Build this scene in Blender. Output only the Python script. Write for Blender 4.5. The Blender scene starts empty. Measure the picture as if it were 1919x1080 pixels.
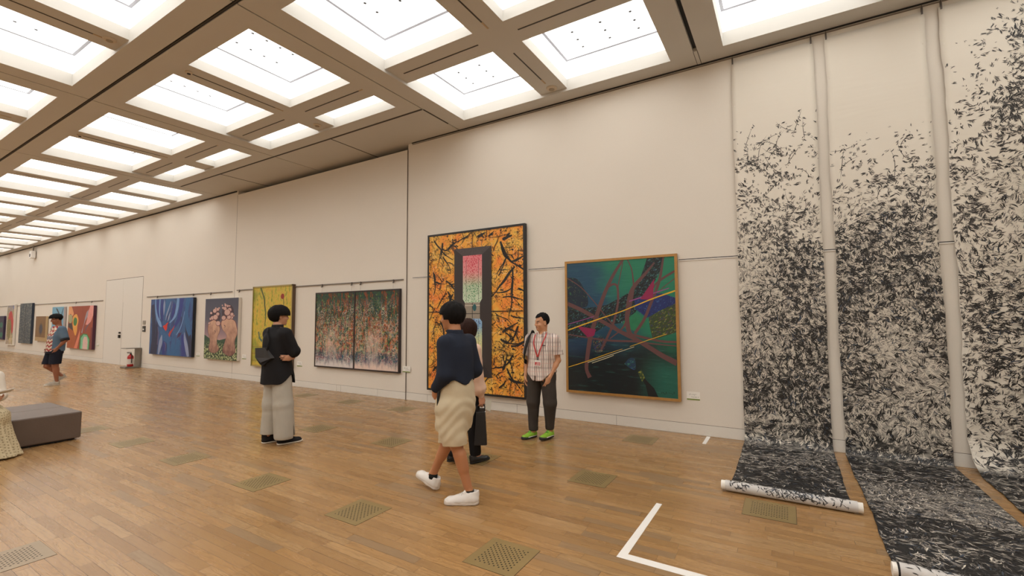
import bpy, bmesh, math, random
import numpy as np
from mathutils import Matrix, Vector

SC = bpy.context.scene
COL = SC.collection
PI = math.pi

# ------------------------------------------------------------------ camera
FPX = 848.65                        # focal length in pixels of the 1919 px wide frame
YAW, PITCH, ROLL = 0.54330, 0.06387, -0.005756
CAM_H = 1.6
_cy, _sy = math.cos(YAW), math.sin(YAW)
_fwd = Vector((-_sy * math.cos(PITCH), _cy * math.cos(PITCH), math.sin(PITCH)))
_right = Vector((_cy, _sy, 0))
_up = _right.cross(_fwd)
_rr = math.cos(ROLL) * _right + math.sin(ROLL) * _up
_uu = -math.sin(ROLL) * _right + math.cos(ROLL) * _up
cam_data = bpy.data.cameras.new('camera')
cam_data.sensor_width = 36.0
cam_data.sensor_fit = 'HORIZONTAL'
cam_data.lens = 36.0 * FPX / 1919.0
cam_data.clip_start, cam_data.clip_end = 0.05, 200
cam = bpy.data.objects.new('camera', cam_data)
COL.objects.link(cam)
cam.matrix_world = Matrix(((_rr.x, _uu.x, -_fwd.x, 0), (_rr.y, _uu.y, -_fwd.y, 0), (_rr.z, _uu.z, -_fwd.z, CAM_H), (0, 0, 0, 1)))
SC.camera = cam

# ------------------------------------------------------------------ world, exposure
world = bpy.data.worlds.new('world'); SC.world = world
world.use_nodes = True
world.node_tree.nodes['Background'].inputs[0].default_value = (0.9, 0.85, 0.78, 1)
world.node_tree.nodes['Background'].inputs[1].default_value = 0.02
SC.view_settings.view_transform = 'Standard'
SC.view_settings.look = 'None'
SC.view_settings.gamma = 1.0
SC.view_settings.use_curve_mapping = False
SC.view_settings.exposure = -0.24
BAND_LIGHT, PANEL_LIGHT = 1.2, 2.7       # glow put on coffer bands and panels in place of hidden cove tubes
LIGHT_RGB = (1.0, 0.995, 0.975)

# ------------------------------------------------------------------ object helpers
def link(o, parent=None):
    COL.objects.link(o)
    if parent is not None:
        o.parent = parent
    return o

def tag(o, label=None, cat=None, group=None, kind=None):
    if label: o['label'] = label
    if cat: o['category'] = cat
    if group: o['group'] = group
    if kind: o['kind'] = kind
    return o

def thing(name, label, cat, loc=(0, 0, 0), rotz=0.0, group=None):
    o = bpy.data.objects.new(name, None)
    o.empty_display_size = 0.1
    o.location = loc; o.rotation_euler = (0, 0, rotz)
    link(o); tag(o, label, cat, group)
    return o

class MB:
    """collects polygons with material slots and links them as one mesh object"""
    def __init__(s): s.v = []; s.f = []; s.m = []
    def add(s, vs, fs, m=0):
        b = len(s.v); s.v += [tuple(float(c) for c in p) for p in vs]
        s.f += [[b + i for i in f] for f in fs]; s.m += [m] * len(fs)
    def box(s, lo, hi, m=0):
        x0, y0, z0 = lo; x1, y1, z1 = hi
        s.add([(x0,y0,z0),(x1,y0,z0),(x1,y1,z0),(x0,y1,z0),(x0,y0,z1),(x1,y0,z1),(x1,y1,z1),(x0,y1,z1)],
              [(0,3,2,1),(4,5,6,7),(0,1,5,4),(1,2,6,5),(2,3,7,6),(3,0,4,7)], m)
    def poly(s, pts, m=0): s.add(pts, [tuple(range(len(pts)))], m)
    def cyl(s, a, b, r, n=12, m=0, r2=None):
        a, b = Vector(a), Vector(b); d = (b - a).normalized()
        u = d.orthogonal().normalized(); w = d.cross(u); r2 = r if r2 is None else r2
        vs = [a + (u * math.cos(2*PI*i/n) + w * math.sin(2*PI*i/n)) * r for i in range(n)]
        vs += [b + (u * math.cos(2*PI*i/n) + w * math.sin(2*PI*i/n)) * r2 for i in range(n)]
        s.add(vs, [(i, (i+1) % n, n + (i+1) % n, n + i) for i in range(n)] + [tuple(range(n))[::-1], tuple(range(n, 2*n))], m)
    def tube(s, pts, r, n=8, m=0):
        pts = [Vector(p) for p in pts]; rs = r if isinstance(r, (list, tuple)) else [r] * len(pts)
        vs = []; fs = []; ref = None
        for i, p in enumerate(pts):
            d = (pts[min(i+1, len(pts)-1)] - pts[max(i-1, 0)]).normalized()
            u = d.orthogonal().normalized() if ref is None else (ref - d * ref.dot(d)).normalized()
            ref = u; w = d.cross(u)
            vs += [p + (u * math.cos(2*PI*k/n) + w * math.sin(2*PI*k/n)) * rs[i] for k in range(n)]
        for i in range(len(pts) - 1):
            fs += [(i*n+k, i*n+(k+1) % n, (i+1)*n+(k+1) % n, (i+1)*n+k) for k in range(n)]
        fs += [tuple(range(n))[::-1], tuple((len(pts)-1)*n + k for k in range(n))]
        s.add(vs, fs, m)
    def lathe(s, prof, n=24, m=0, c=(0, 0, 0)):
        vs = []; fs = []
        for r, z in prof:
            vs += [(c[0] + r*math.cos(2*PI*k/n), c[1] + r*math.sin(2*PI*k/n), c[2] + z) for k in range(n)]
        for i in range(len(prof) - 1):
            fs += [(i*n+k, i*n+(k+1) % n, (i+1)*n+(k+1) % n, (i+1)*n+k) for k in range(n)]
        fs += [tuple(range(n))[::-1], tuple((len(prof)-1)*n + k for k in range(n))]
        s.add(vs, fs, m)
    def build(s, name, mats, parent=None, smooth=False, bevel=0.0, loc=None):
        me = bpy.data.meshes.new(name)
        me.from_pydata(s.v, [], s.f); me.update()
        for mt in (mats if isinstance(mats, (list, tuple)) else [mats]): me.materials.append(mt)
        me.polygons.foreach_set('material_index', s.m)
        if bevel > 0:
            bm = bmesh.new(); bm.from_mesh(me)
            bmesh.ops.remove_doubles(bm, verts=bm.verts, dist=1e-6)
            bmesh.ops.bevel(bm, geom=list(bm.edges), offset=bevel, segments=2, affect='EDGES', profile=0.5)
            bm.to_mesh(me); bm.free()
        if smooth: me.polygons.foreach_set('use_smooth', [True] * len(me.polygons))
        o = bpy.data.objects.new(name, me); link(o, parent)
        if loc is not None: o.location = loc
        return o

# ------------------------------------------------------------------ node expressions
def lin(r, g, b):
    f = lambda x: (x/255/12.92) if x/255 <= 0.04045 else ((x/255 + 0.055)/1.055)**2.4
    return (f(r), f(g), f(b))

class E:
    """a node socket with arithmetic"""
    def __init__(s, nt, sock): s.nt = nt; s.k = sock
    def _m(s, op, *a): return s.nt.math(op, s, *a)
    def __add__(s, o): return s._m('ADD', o)
    __radd__ = __add__
    def __sub__(s, o): return s._m('SUBTRACT', o)
    def __rsub__(s, o): return s.nt.math('SUBTRACT', o, s)
    def __mul__(s, o): return s._m('MULTIPLY', o)
    __rmul__ = __mul__
    def __truediv__(s, o): return s._m('DIVIDE', o)
    def __neg__(s): return s._m('MULTIPLY', -1.0)
    def lt(s, o): return s._m('LESS_THAN', o)
    def gt(s, o): return s._m('GREATER_THAN', o)
    def floor(s): return s._m('FLOOR')
    def fract(s): return s._m('FRACT')
    def abs(s): return s._m('ABSOLUTE')
    def sin(s): return s._m('SINE')
    def cos(s): return s._m('COSINE')
    def min(s, o): return s._m('MINIMUM', o)
    def max(s, o): return s._m('MAXIMUM', o)
    def pow(s, o): return s._m('POWER', o)
    def clamp(s): return s.max(0.0).min(1.0)
    def step(s, a, b): return s.nt.step(s, a, b)

class NT:
    def __init__(s, name, rough=0.6, metallic=0.0, spec=None):
        s.mat = bpy.data.materials.new(name); s.mat.use_nodes = True
        s.t = s.mat.node_tree; s.bsdf = s.t.nodes['Principled BSDF']
        s.bsdf.inputs['Roughness'].default_value = rough
        s.bsdf.inputs['Metallic'].default_value = metallic
        if spec is not None: s.bsdf.inputs['Specular IOR Level'].default_value = spec
        s._o = None
    def n(s, typ, **kw):
        nd = s.t.nodes.new(typ)
        for k, v in kw.items(): setattr(nd, k, v)
        return nd
    def put(s, inp, v):
        if isinstance(v, E): s.t.links.new(v.k, inp)
        elif isinstance(v, (tuple, list)):
            inp.default_value = tuple(v) + ((1.0,) if len(v) == 3 and len(inp.default_value) == 4 else ())
        else: inp.default_value = v
    def math(s, op, *a):
        nd = s.n('ShaderNodeMath', operation=op)
        for i, v in enumerate(a): s.put(nd.inputs[i], v)
        return E(s, nd.outputs[0])
    def step(s, x, a, b):
        nd = s.n('ShaderNodeMapRange', interpolation_type='SMOOTHSTEP')
        s.put(nd.inputs[0], x); s.put(nd.inputs[1], a); s.put(nd.inputs[2], b)
        return E(s, nd.outputs[0])
    def obj(s):
        if s._o is None:
            tc = s.n('ShaderNodeTexCoord'); s._o = E(s, tc.outputs['Object'])
        return s._o
    def sep(s, v):
        nd = s.n('ShaderNodeSeparateXYZ'); s.put(nd.inputs[0], v)
        return [E(s, o) for o in nd.outputs]
    def vec(s, x, y, z=0.0):
        nd = s.n('ShaderNodeCombineXYZ')
        for i, v in enumerate((x, y, z)): s.put(nd.inputs[i], v)
        return E(s, nd.outputs[0])
    def uv(s): return E(s, s.n('ShaderNodeUVMap', uv_map='uv').outputs[0])
    def noise(s, v, scale, detail=3.0, rough=0.5, dist=0.0, dim='3D', col=False):
        nd = s.n('ShaderNodeTexNoise', noise_dimensions=dim)
        s.put(nd.inputs['Vector'], v); nd.inputs['Scale'].default_value = scale; nd.inputs['Detail'].default_value = detail
        nd.inputs['Roughness'].default_value = rough; nd.inputs['Distortion'].default_value = dist
        return E(s, nd.outputs['Color' if col else 'Fac'])
    def voro(s, v, scale, feature='F1', dim='2D', rnd=1.0, metric='EUCLIDEAN'):
        nd = s.n('ShaderNodeTexVoronoi', feature=feature, voronoi_dimensions=dim, distance=metric)
        s.put(nd.inputs['Vector'], v); nd.inputs['Scale'].default_value = scale; nd.inputs['Randomness'].default_value = rnd
        return nd
    def white(s, v, dim='2D'):
        nd = s.n('ShaderNodeTexWhiteNoise', noise_dimensions=dim); s.put(nd.inputs['Vector'], v)
        return E(s, nd.outputs[0]), E(s, nd.outputs[1])
    def mix(s, f, a, b):
        nd = s.n('ShaderNodeMix', data_type='RGBA', clamp_factor=True)
        s.put(nd.inputs[0], f); s.put(nd.inputs[6], a); s.put(nd.inputs[7], b)
        return E(s, nd.outputs[2])
    def ramp(s, f, stops):
        nd = s.n('ShaderNodeValToRGB'); cr = nd.color_ramp
        while len(cr.elements) < len(stops): cr.elements.new(0.5)
        for e, (p, c) in zip(cr.elements, stops): e.position = p; e.color = tuple(c) + (1.0,)
        s.put(nd.inputs[0], f)
        return E(s, nd.outputs[0])
    def color(s, v): s.put(s.bsdf.inputs['Base Color'], v); return s
    def rough(s, v): s.put(s.bsdf.inputs['Roughness'], v); return s
    def bump(s, h, dist=0.002, strength=1.0):
        nd = s.n('ShaderNodeBump'); nd.inputs['Distance'].default_value = dist; nd.inputs['Strength'].default_value = strength
        s.put(nd.inputs['Height'], h); s.t.links.new(nd.outputs[0], s.bsdf.inputs['Normal']); return s

_pc = {}
def plain(name, rgb, rough=0.6, metallic=0.0, var=0.06, scale=30.0, bump=0.0, bscale=200.0, spec=None):
    """a paint, fabric or metal of one colour with a little natural unevenness"""
    if name in _pc: return _pc[name]
    t = NT(name, rough, metallic, spec)
    f = t.noise(t.obj(), scale, 3.0)
    lo = tuple(c * (1 - var) for c in rgb); hi = tuple(min(1.0, c * (1 + var)) for c in rgb)
    t.color(t.mix(f, lo, hi))
    if bump > 0: t.bump(t.noise(t.obj(), bscale, 2.0), bump)
    _pc[name] = t.mat
    return t.mat

def emitter(name, rgb, strength):
    t = NT(name, 0.6)
    t.color((0.85, 0.84, 0.82))
    t.put(t.bsdf.inputs['Emission Color'], tuple(rgb)); t.bsdf.inputs['Emission Strength'].default_value = strength
    return t.mat

# ------------------------------------------------------------------ room
WALL_Y, CEIL_Z = 6.60, 5.10
X_END, X_FAR, Y_BACK = 3.37, -39.3, -5.65

def wall_mat():
    t = NT('wall_paint', 0.75)
    x, y, z = t.sep(t.obj())
    f = t.noise(t.obj(), 0.7, 3.0); g = t.noise(t.vec(x, y, z * 0.6), 90.0, 2.0)
    base = t.mix(f, lin(224, 216, 204), lin(231, 223, 211))
    t.color(t.mix(g * 0.25, base, lin(211, 202, 190)))
    t.bump(g, 0.0006)
    return t.mat
M_WALL = wall_mat()
M_DARK = plain('dark_recess', (0.02, 0.02, 0.021), 0.7)
M_GAP = plain('seam_shadow', (0.13, 0.10, 0.075), 0.8)
M_BASE = plain('baseboard_paint', lin(224, 219, 210), 0.5, var=0.03)
M_BEAM = plain('ceiling_beam_paint', lin(205, 202, 195), 0.7, var=0.03, scale=2.0)
M_TRACK = plain('ceiling_track', (0.035, 0.03, 0.025), 0.5)
M_TRACKEND = plain('ceiling_track_end', lin(190, 165, 130), 0.5)
M_RAIL = plain('rail_metal', lin(150, 140, 128), 0.4, 0.6)

def floor_mat():
    t = NT('oak_plank_floor', 0.3)
    x, y, z = t.sep(t.obj())
    W, L = 0.076, 0.66
    r = (y / W).floor()
    ra, _ = t.white(t.vec(r, 3.7))
    xx = x / L + ra * 7.0
    c = xx.floor()
    idv, idc = t.white(t.vec(r, c))
    id2, _ = t.white(t.vec(c, r + 51.0))
    big = t.noise(t.obj(), 0.5, 2.0)
    # grain: long streaks plus cathedral figure
    wob = t.noise(t.vec(x * 1.2, y * 6.0, idv * 40.0), 3.0, 3.0)
    grain = t.noise(t.vec(x * 3.0, y * 80.0 + wob * 6.0, idv * 31.0), 1.0, 4.0, 0.65)
    fig = ((y * 170.0 + wob * 26.0 + idv * 60.0).sin() * 0.5 + 0.5).pow(3.0)
    base = t.ramp(idv * 0.82 + big * 0.18, [(0.0, lin(146, 110, 70)), (0.35, lin(160, 123, 79)), (0.62, lin(169, 129, 82)), (0.82, lin(174, 137, 92)), (1.0, lin(155, 123, 84))])
    base = t.mix(id2.gt(0.9) * 0.55, base, lin(140, 118, 92))
    col = t.mix(grain.step(0.45, 0.75) * 0.32, base, lin(112, 78, 46))
    col = t.mix(fig * idv.gt(0.45) * 0.28, col, lin(108, 76, 46))
    spk = t.noise(t.vec(x * 9.0, y * 60.0, idv * 13.0), 1.0, 2.0)
    col = t.mix(spk.step(0.70, 0.78) * 0.5, col, lin(90, 62, 38))
    gy = (y / W).fract(); gx = xx.fract()
    ey = gy.min(1.0 - gy) * W; ex = gx.min(1.0 - gx) * L
    line = 1.0 - ey.min(ex).step(0.0006, 0.0022)
    lw, _ = t.white(t.vec(r, c + 9.0))
    col = t.mix(line * (lw * 0.5 + 0.35), col, lin(62, 42, 26))
    t.color(col)
    t.rough(0.20 + grain * 0.10 + id2 * 0.05)
    t.bump(t.noise(t.vec(x * 0.9, y * 9.0, idv * 20.0), 1.0, 2.0) * 0.7 - line * 0.4, 0.0009, 0.45)
    return t.mat

b = MB(); b.box((X_FAR, Y_BACK, -0.1), (X_END, WALL_Y + 0.4, 0.0))
tag(b.build('floor', floor_mat()), kind='structure')

# painting wall: three leaves, the middle one a lower movable panel
S1, S2 = -12.74, -6.42
b = MB()
b.box((S2 + 0.004, WALL_Y, 0), (X_END, WALL_Y + 0.25, CEIL_Z + 0.02))
b.box((S1 + 0.004, WALL_Y - 0.015, 0), (S2 - 0.004, WALL_Y + 0.20, 4.985))
b.box((X_FAR, WALL_Y - 0.005, 0), (S1 - 0.004, WALL_Y + 0.25, CEIL_Z + 0.02))
b.box((X_FAR, WALL_Y + 0.251, 0), (X_END, WALL_Y + 0.40, CEIL_Z + 0.6), 1)
for x in (S1, S2):
    b.box((x - 0.0055, WALL_Y - 0.0155, 0.0), (x + 0.0055, WALL_Y + 0.10, 4.98), 2)
tag(b.build('wall_back', [M_WALL, M_DARK, M_GAP]), kind='structure')
b = MB(); b.box((X_END, Y_BACK - 0.1, 0), (X_END + 0.15, WALL_Y + 0.4, CEIL_Z + 0.6))
tag(b.build('wall_right', M_WALL), kind='structure')
b = MB(); b.box((X_FAR - 0.15, Y_BACK - 0.1, 0), (X_FAR, WALL_Y + 0.4, CEIL_Z + 0.6))
tag(b.build('wall_left', M_WALL), kind='structure')
b = MB(); b.box((X_FAR, Y_BACK - 0.15, 0), (X_END, Y_BACK, CEIL_Z + 0.6))
tag(b.build('wall_front', M_WALL), kind='structure')

# skirting: flush boards under a thin shadow gap
b = MB()
for x0, x1, y in ((S2 + 0.006, X_END, WALL_Y), (S1 + 0.006, S2 - 0.006, WALL_Y - 0.015), (-18.46, S1 - 0.006, WALL_Y - 0.005), (X_FAR, -21.63, WALL_Y - 0.005)):
    b.box((x0, y - 0.004, 0.002), (x1, y + 0.002, 0.141), 0)
    b.box((x0, y - 0.002, 0.141), (x1, y + 0.002, 0.1455), 1)
for x in (-5.87, -5.33, -3.9, -2.2, -8.47, -8.33, -7.2):
    y = WALL_Y if x > S2 else WALL_Y - 0.015
    b.box((x, y - 0.0046, 0.004), (x + 0.004, y, 0.141), 1)
tag(b.build('baseboard_back', [M_BASE, M_GAP]), kind='structure')

# picture rails set in the wall (groove and bright lip)
def rail(n, x0, x1, y, z):
    q = MB()
    q.box((x0, y - 0.004, z), (x1, y + 0.001, z + 0.010), 0)
    q.box((x0, y - 0.008, z - 0.016), (x1, y + 0.001, z - 0.0005), 1)
    tag(q.build('trim_%d' % n, [M_DARK, M_BASE]), kind='structure')
def rod(n, x0, x1, y, z):
    q = MB(); q.box((x0, y - 0.022, z - 0.012), (x1, y, z + 0.012), 0)
    tag(q.build('trim_%d' % n, plain('rail_rod', lin(120, 110, 100), 0.5)), kind='structure')
rod(1, -38.5, -21.86, WALL_Y - 0.005, 2.30)
rod(2, -18.11, -12.86, WALL_Y - 0.005, 2.33)
rod(3, -12.60, -6.50, WALL_Y - 0.015, 2.355)
rail(4, -6.27, -5.85, WALL_Y, 2.375)
rail(5, -3.66, -2.98, WALL_Y, 2.385)
rail(6, -1.26, X_END - 0.1, WALL_Y, 2.38)
# hanging track under the ceiling edge
q = MB()
q.box((-6.30, WALL_Y - 0.030, CEIL_Z - 0.012), (X_END, WALL_Y - 0.010, CEIL_Z - 0.001), 0)
q.box((-6.30, WALL_Y - 0.012, CEIL_Z - 0.035), (X_END, WALL_Y, CEIL_Z - 0.024), 1)
q.box((X_FAR, WALL_Y - 0.035, CEIL_Z - 0.03), (S1 - 0.05, WALL_Y - 0.006, CEIL_Z - 0.006), 0)
tag(q.build('trim_7', [M_DARK, M_RAIL]), kind='structure')

# door flush in the wall
q = MB()
y = WALL_Y - 0.005
q.box((-21.62, y - 0.004, 0.004), (-20.06, y + 0.002, 3.03), 0)
q.box((-20.045, y - 0.004, 0.004), (-18.49, y + 0.002, 3.03), 0)
q.box((-21.63, y - 0.003, 3.03), (-18.48, y + 0.002, 3.045), 1)
q.box((-21.635, y - 0.003, 0.0), (-21.622, y + 0.002, 3.04), 1)
q.box((-18.488, y - 0.003, 0.0), (-18.475, y + 0.002, 3.04), 1)
q.box((-20.058, y - 0.003, 0.0), (-20.047, y + 0.002, 2.2), 1)
door = tag(q.build('door_1', [M_BASE, M_GAP]), kind='structure')
q = MB(); q.box((-20.20, y - 0.05, 1.09), (-20.12, y - 0.004, 1.15)); q.box((-20.20, y - 0.06, 0.94), (-20.12, y - 0.004, 1.05))
q.build('door_handle', plain('dark_bronze', (0.04, 0.035, 0.03), 0.4, 0.8), door, bevel=0.004)
# ------------------------------------------------------------------ ceiling grid and coffer lights
JOINTS = [3.37, -0.90] + [-5.105 - 4.268 * k for k in range(8)] + [X_FAR]
HB = 0.33                                   # half width of a main beam
SUBZ = CEIL_Z + 0.043                       # the secondary beams sit a little higher
TOPZ = CEIL_Z + 0.49
ROWS = {'C1': (-5.30, -3.90), 'C2': (-3.44, -1.87), 'A1': (-1.21, 0.20), 'A2': (0.66, 2.235), 'M': (2.87, 4.42), 'W': (4.88, 6.285)}
cb = MB()
def beam(x0, x1, y0, y1, z, m=0, top=CEIL_Z + 0.185): cb.box((min(x0, x1), y0, z), (max(x0, x1), y1, top), m)
cells = []
for k in range(len(JOINTS) - 1):
    ja, jb = JOINTS[k], JOINTS[k + 1]
    g = 0.028 if abs(ja + 0.90) < 0.01 else 0.010
    g2 = 0.028 if abs(jb + 0.90) < 0.01 else 0.010
    plainedge = k in (2, 3)                 # two bays with flat panels along the wall
    for y0, y1 in ((Y_BACK, 2.515), (2.565, WALL_Y + 0.24)):     # halves of the main beams beside each joint
        beam(ja - HB, ja - g, y0, y1, CEIL_Z); beam(jb + g2, jb + HB, y0, y1, CEIL_Z)
    cb.box((ja - g - 0.001, Y_BACK, CEIL_Z + (0.05 if g > 0.02 else 0.012)), (ja + g + 0.001, WALL_Y + 0.24, CEIL_Z + 0.185), 1)
    xa, xb = ja - HB, jb + HB
    for y0, y1 in ((Y_BACK, -5.30), (-1.87, -1.21), (2.235, 2.515), (2.565, 2.87)): beam(xb, xa, y0, y1, CEIL_Z)
    beam(xb, xa, 5.285 if plainedge else 6.285, WALL_Y + 0.24, CEIL_Z)
    for y0, y1 in ((-3.90, -3.44), (0.20, 0.66), (4.42, 4.88)): beam(xb, xa, y0, y1, SUBZ)
    xc = (xa + xb) / 2
    for r, (y0, y1) in ROWS.items():
        if r == 'W' and plainedge: y1 = 5.285
        beam(xc - 0.225, xc + 0.225, y0, y1, SUBZ)
        cells.append((r, k, 0, xc + 0.225, xa, y0, y1)); cells.append((r, k, 1, xb, xc - 0.225, y0, y1))
cb.box((X_FAR, 2.514, CEIL_Z + 0.012), (X_END, 2.566, CEIL_Z + 0.185), 1)
cb.box((X_FAR, 2.532, CEIL_Z + 0.004), (X_END, 2.548, CEIL_Z + 0.03), 2)
cb.box((X_FAR, Y_BACK, TOPZ + 0.02), (X_END, WALL_Y + 0.4, TOPZ + 0.12), 0)
# grooves of the flat panels along the wall
for x0, x1 in ((-9.36, -5.12), (-13.6, -9.38)):
    cb.box((x0, 5.555, CEIL_Z - 0.003), (x1, 5.595, CEIL_Z + 0.002), 2)
for x in (-7.50, -11.62):
    cb.box((x - 0.012, 5.60, CEIL_Z - 0.003), (x + 0.012, WALL_Y + 0.2, CEIL_Z + 0.002), 2)
cb.box((-5.12, 5.60, CEIL_Z - 0.003), (-5.09, 6.25, CEIL_Z + 0.002), 2)
cb.box((-0.925, 6.22, CEIL_Z - 0.002), (-0.875, WALL_Y, CEIL_Z + 0.10), 0)
for x in (-0.929, -0.878):
    cb.box((x, 6.22, CEIL_Z - 0.003), (x + 0.006, WALL_Y, CEIL_Z + 0.001), 2)
M_GROOVE = plain('ceiling_groove', (0.05, 0.042, 0.034), 0.7)
ceiling = tag(cb.build('ceiling', [M_BEAM, M_DARK, M_GROOVE]), kind='structure')

# lighting tracks let into the secondary beams
tr = MB()
def slot(x0, x1, y0, y1):
    tr.box((x0, y0, SUBZ - 0.004), (x1, y1, SUBZ + 0.001), 0)
for k in range(1, len(JOINTS) - 1):
    xa, xb = JOINTS[k] - HB, JOINTS[k + 1] + HB; xc = (xa + xb) / 2
    for y in (0.43, 4.65):
        slot(xc + 0.30, xa - 0.15, y - 0.009, y + 0.009); slot(xb + 0.15, xc - 0.30, y - 0.009, y + 0.009)
        tr.box((xa - 0.15, y - 0.012, SUBZ - 0.004), (xa - 0.02, y + 0.012, SUBZ + 0.001), 1)
    for y0, y1 in ((0.80, 1.95), (3.00, 4.30), (5.05, 5.85)):
        if y0 > 5 and k in (2, 3): continue
        slot(xc - 0.009, xc + 0.009, y0, y1)
        tr.box((xc - 0.012, y1, SUBZ - 0.004), (xc + 0.012, y1 + 0.14, SUBZ + 0.001), 1)
tr.build('lighting_track', [M_TRACK, M_TRACKEND], ceiling)

M_BAND = emitter('glowing_light_band', LIGHT_RGB, BAND_LIGHT)
M_PANEL = emitter('glowing_ceiling_panel', LIGHT_RGB, PANEL_LIGHT)  # white panel made to glow, standing in for the concealed lamps
M_HOLE = plain('perforation', (0.09, 0.09, 0.09), 0.8)
M_RIM = plain('panel_rim', (0.30, 0.30, 0.32), 0.6)
ORD = ['first', 'second', 'third', 'fourth', 'fifth', 'sixth', 'seventh', 'eighth', 'ninth', 'tenth', 'eleventh', 'twelfth', 'thirteenth',
       'fourteenth', 'fifteenth', 'sixteenth', 'seventeenth', 'eighteenth', 'nineteenth', 'twentieth']
ROWNAME = {'W': 'row along the painting wall', 'M': 'second row from the painting wall', 'A2': 'third row from the painting wall', 'A1': 'fourth row from the painting wall'}
light_cache = {}
def coffer(w, d):
    """mesh data of one coffer light, centred on its opening"""
    key = (round(w, 2), round(d, 2))
    if key in light_cache: return light_cache[key]
    x, y = w/2 + 0.012, d/2 + 0.012
    z0, z1 = CEIL_Z + 0.185, CEIL_Z + 0.475
    bd = MB()
    t = 0.006
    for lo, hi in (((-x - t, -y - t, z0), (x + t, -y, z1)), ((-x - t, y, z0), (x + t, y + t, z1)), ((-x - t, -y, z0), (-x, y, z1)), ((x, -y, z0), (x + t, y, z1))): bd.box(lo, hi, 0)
    pn = MB()
    xi, yi = w/2 - 0.028, d/2 - 0.028
    pn.box((-xi, -yi, z1), (xi, yi, z1 + 0.012), 0)
    pn.box((-x - t, -y - t, z1 + 0.004), (x + t, y + t, z1 + 0.02), 2)
    if d > 1.0:
        for i in (-1, 0, 1):
            for j in (-1, 0, 1, 2) if d > 1.5 else (-1, 0, 1):
                cx, cy = i * 0.41, (j - 0.5) * 0.20 if d > 1.5 else j * 0.20 + 0.28
                pn.add([(cx + 0.021*math.cos(a*PI/4), cy + 0.021*math.sin(a*PI/4), z1 - 0.0015) for a in range(8)], [tuple(range(8))[::-1]], 1)
    light_cache[key] = (bd, pn)
    return light_cache[key]
done = {}
behind = MB()                               # unseen coffer rows in the ceiling behind the camera, added for their light
for r, k, h, x0, x1, y0, y1 in cells:
    if r in ('A1', 'C1', 'C2'):
        behind.box((x0 - 0.012, y0 - 0.012, CEIL_Z + 0.475), (x1 + 0.012, y1 + 0.012, CEIL_Z + 0.487), 1)
        for lo, hi in (((x0 - 0.018, y0 - 0.018), (x1 + 0.018, y0 - 0.012)), ((x0 - 0.018, y1 + 0.012), (x1 + 0.018, y1 + 0.018)), ((x0 - 0.018, y0 - 0.012), (x0 - 0.012, y1 + 0.012)), ((x1 + 0.012, y0 - 0.012), (x1 + 0.018, y1 + 0.012))):
            behind.box((*lo, CEIL_Z + 0.185), (*hi, CEIL_Z + 0.475), 0)
behind.build('unseen_coffer_lights', [M_BAND, M_PANEL], ceiling)
cells = [c for c in cells if c[0] in ('A2', 'M', 'W')]
for r, k, h, x0, x1, y0, y1 in sorted(cells, key=lambda c: (c[0], -c[3])):
    w, d = x1 - x0, y1 - y0
    pos = ((x0 + x1)/2, (y0 + y1)/2, 0)
    if x0 > -0.90:
        n = [c for c in cells if c[0] == r and -0.90 < c[3] <= x0 + 0.001]
        lab = 'recessed ceiling light, %s right of the black slot, %s' % (ORD[len(n) - 1], ROWNAME[r])
    else:
        n = [c for c in cells if c[0] == r and x0 - 0.001 <= c[3] < -0.90]
        lab = 'recessed ceiling light, %s left of the black slot, %s' % (ORD[len(n) - 1], ROWNAME[r])
    key = (round(w, 2), round(d, 2))
    root = thing('ceiling_light', lab, 'ceiling light', pos, 0, 'recessed ceiling lights in the coffered grid')
    if key not in done:
        bd, pn = coffer(w, d)
        o1 = bd.build('light_band', M_BAND, root); o2 = pn.build('glowing_panel', [M_PANEL, M_HOLE, M_RIM], root)
        done[key] = (o1, o2)
    else:
        for o in done[key]:
            c = o.copy(); COL.objects.link(c); c.parent = root

# small round fittings on the beams
M_FIT = plain('fitting_plastic', lin(205, 190, 168), 0.5)
def fitting(x, y, z, label, r=0.05, dark=False):
    t = thing('ceiling_speaker' if not dark else 'smoke_detector', label, 'ceiling fitting', (x, y, z), 0, 'round fittings on the ceiling beams')
    q = MB(); q.lathe([(r, 0.0), (r, -0.012), (r * 0.9, -0.02), (r * 0.55, -0.024)], 20)
    q.build('housing', M_FIT, t, smooth=False)
    q = MB(); q.lathe([(r * 0.52, -0.0235), (r * 0.5, -0.032), (r * 0.3, -0.036)], 16)
    q.build('grille', M_DARK if dark else plain('fitting_grille', lin(160, 145, 122), 0.6), t)
fitting(-2.98, 6.16, SUBZ, 'flat round disc at the wall end of the beam left of the black slot', 0.085)
fitting(-7.24, 5.10, SUBZ, 'round ceiling sensor between the two short lights beside the wall', 0.07)
fitting(-7.20, 2.10, SUBZ, 'round ceiling fitting at the beam end above the upper left corner', 0.07)
fitting(-7.22, 3.00, SUBZ, 'small dark round sensor between two lights, nearer the camera', 0.045, True)
fitting(-11.50, 2.99, SUBZ, 'small dark round sensor between two lights, farther down the hall', 0.045, True)
# ------------------------------------------------------------------ paintings
def catmull(pts, n=8):
    P = [np.array(p, float) for p in pts]
    P = [2*P[0] - P[1]] + P + [2*P[-1] - P[-2]]
    out = []
    for i in range(1, len(P) - 2):
        for k in range(n):
            t = k / n
            out.append(0.5*((2*P[i]) + (-P[i-1] + P[i+1])*t + (2*P[i-1] - 5*P[i] + 4*P[i+1] - P[i+2])*t*t + (-P[i-1] + 3*P[i] - 3*P[i+1] + P[i+2])*t**3))
    out.append(P[-2])
    return np.array(out)

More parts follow.
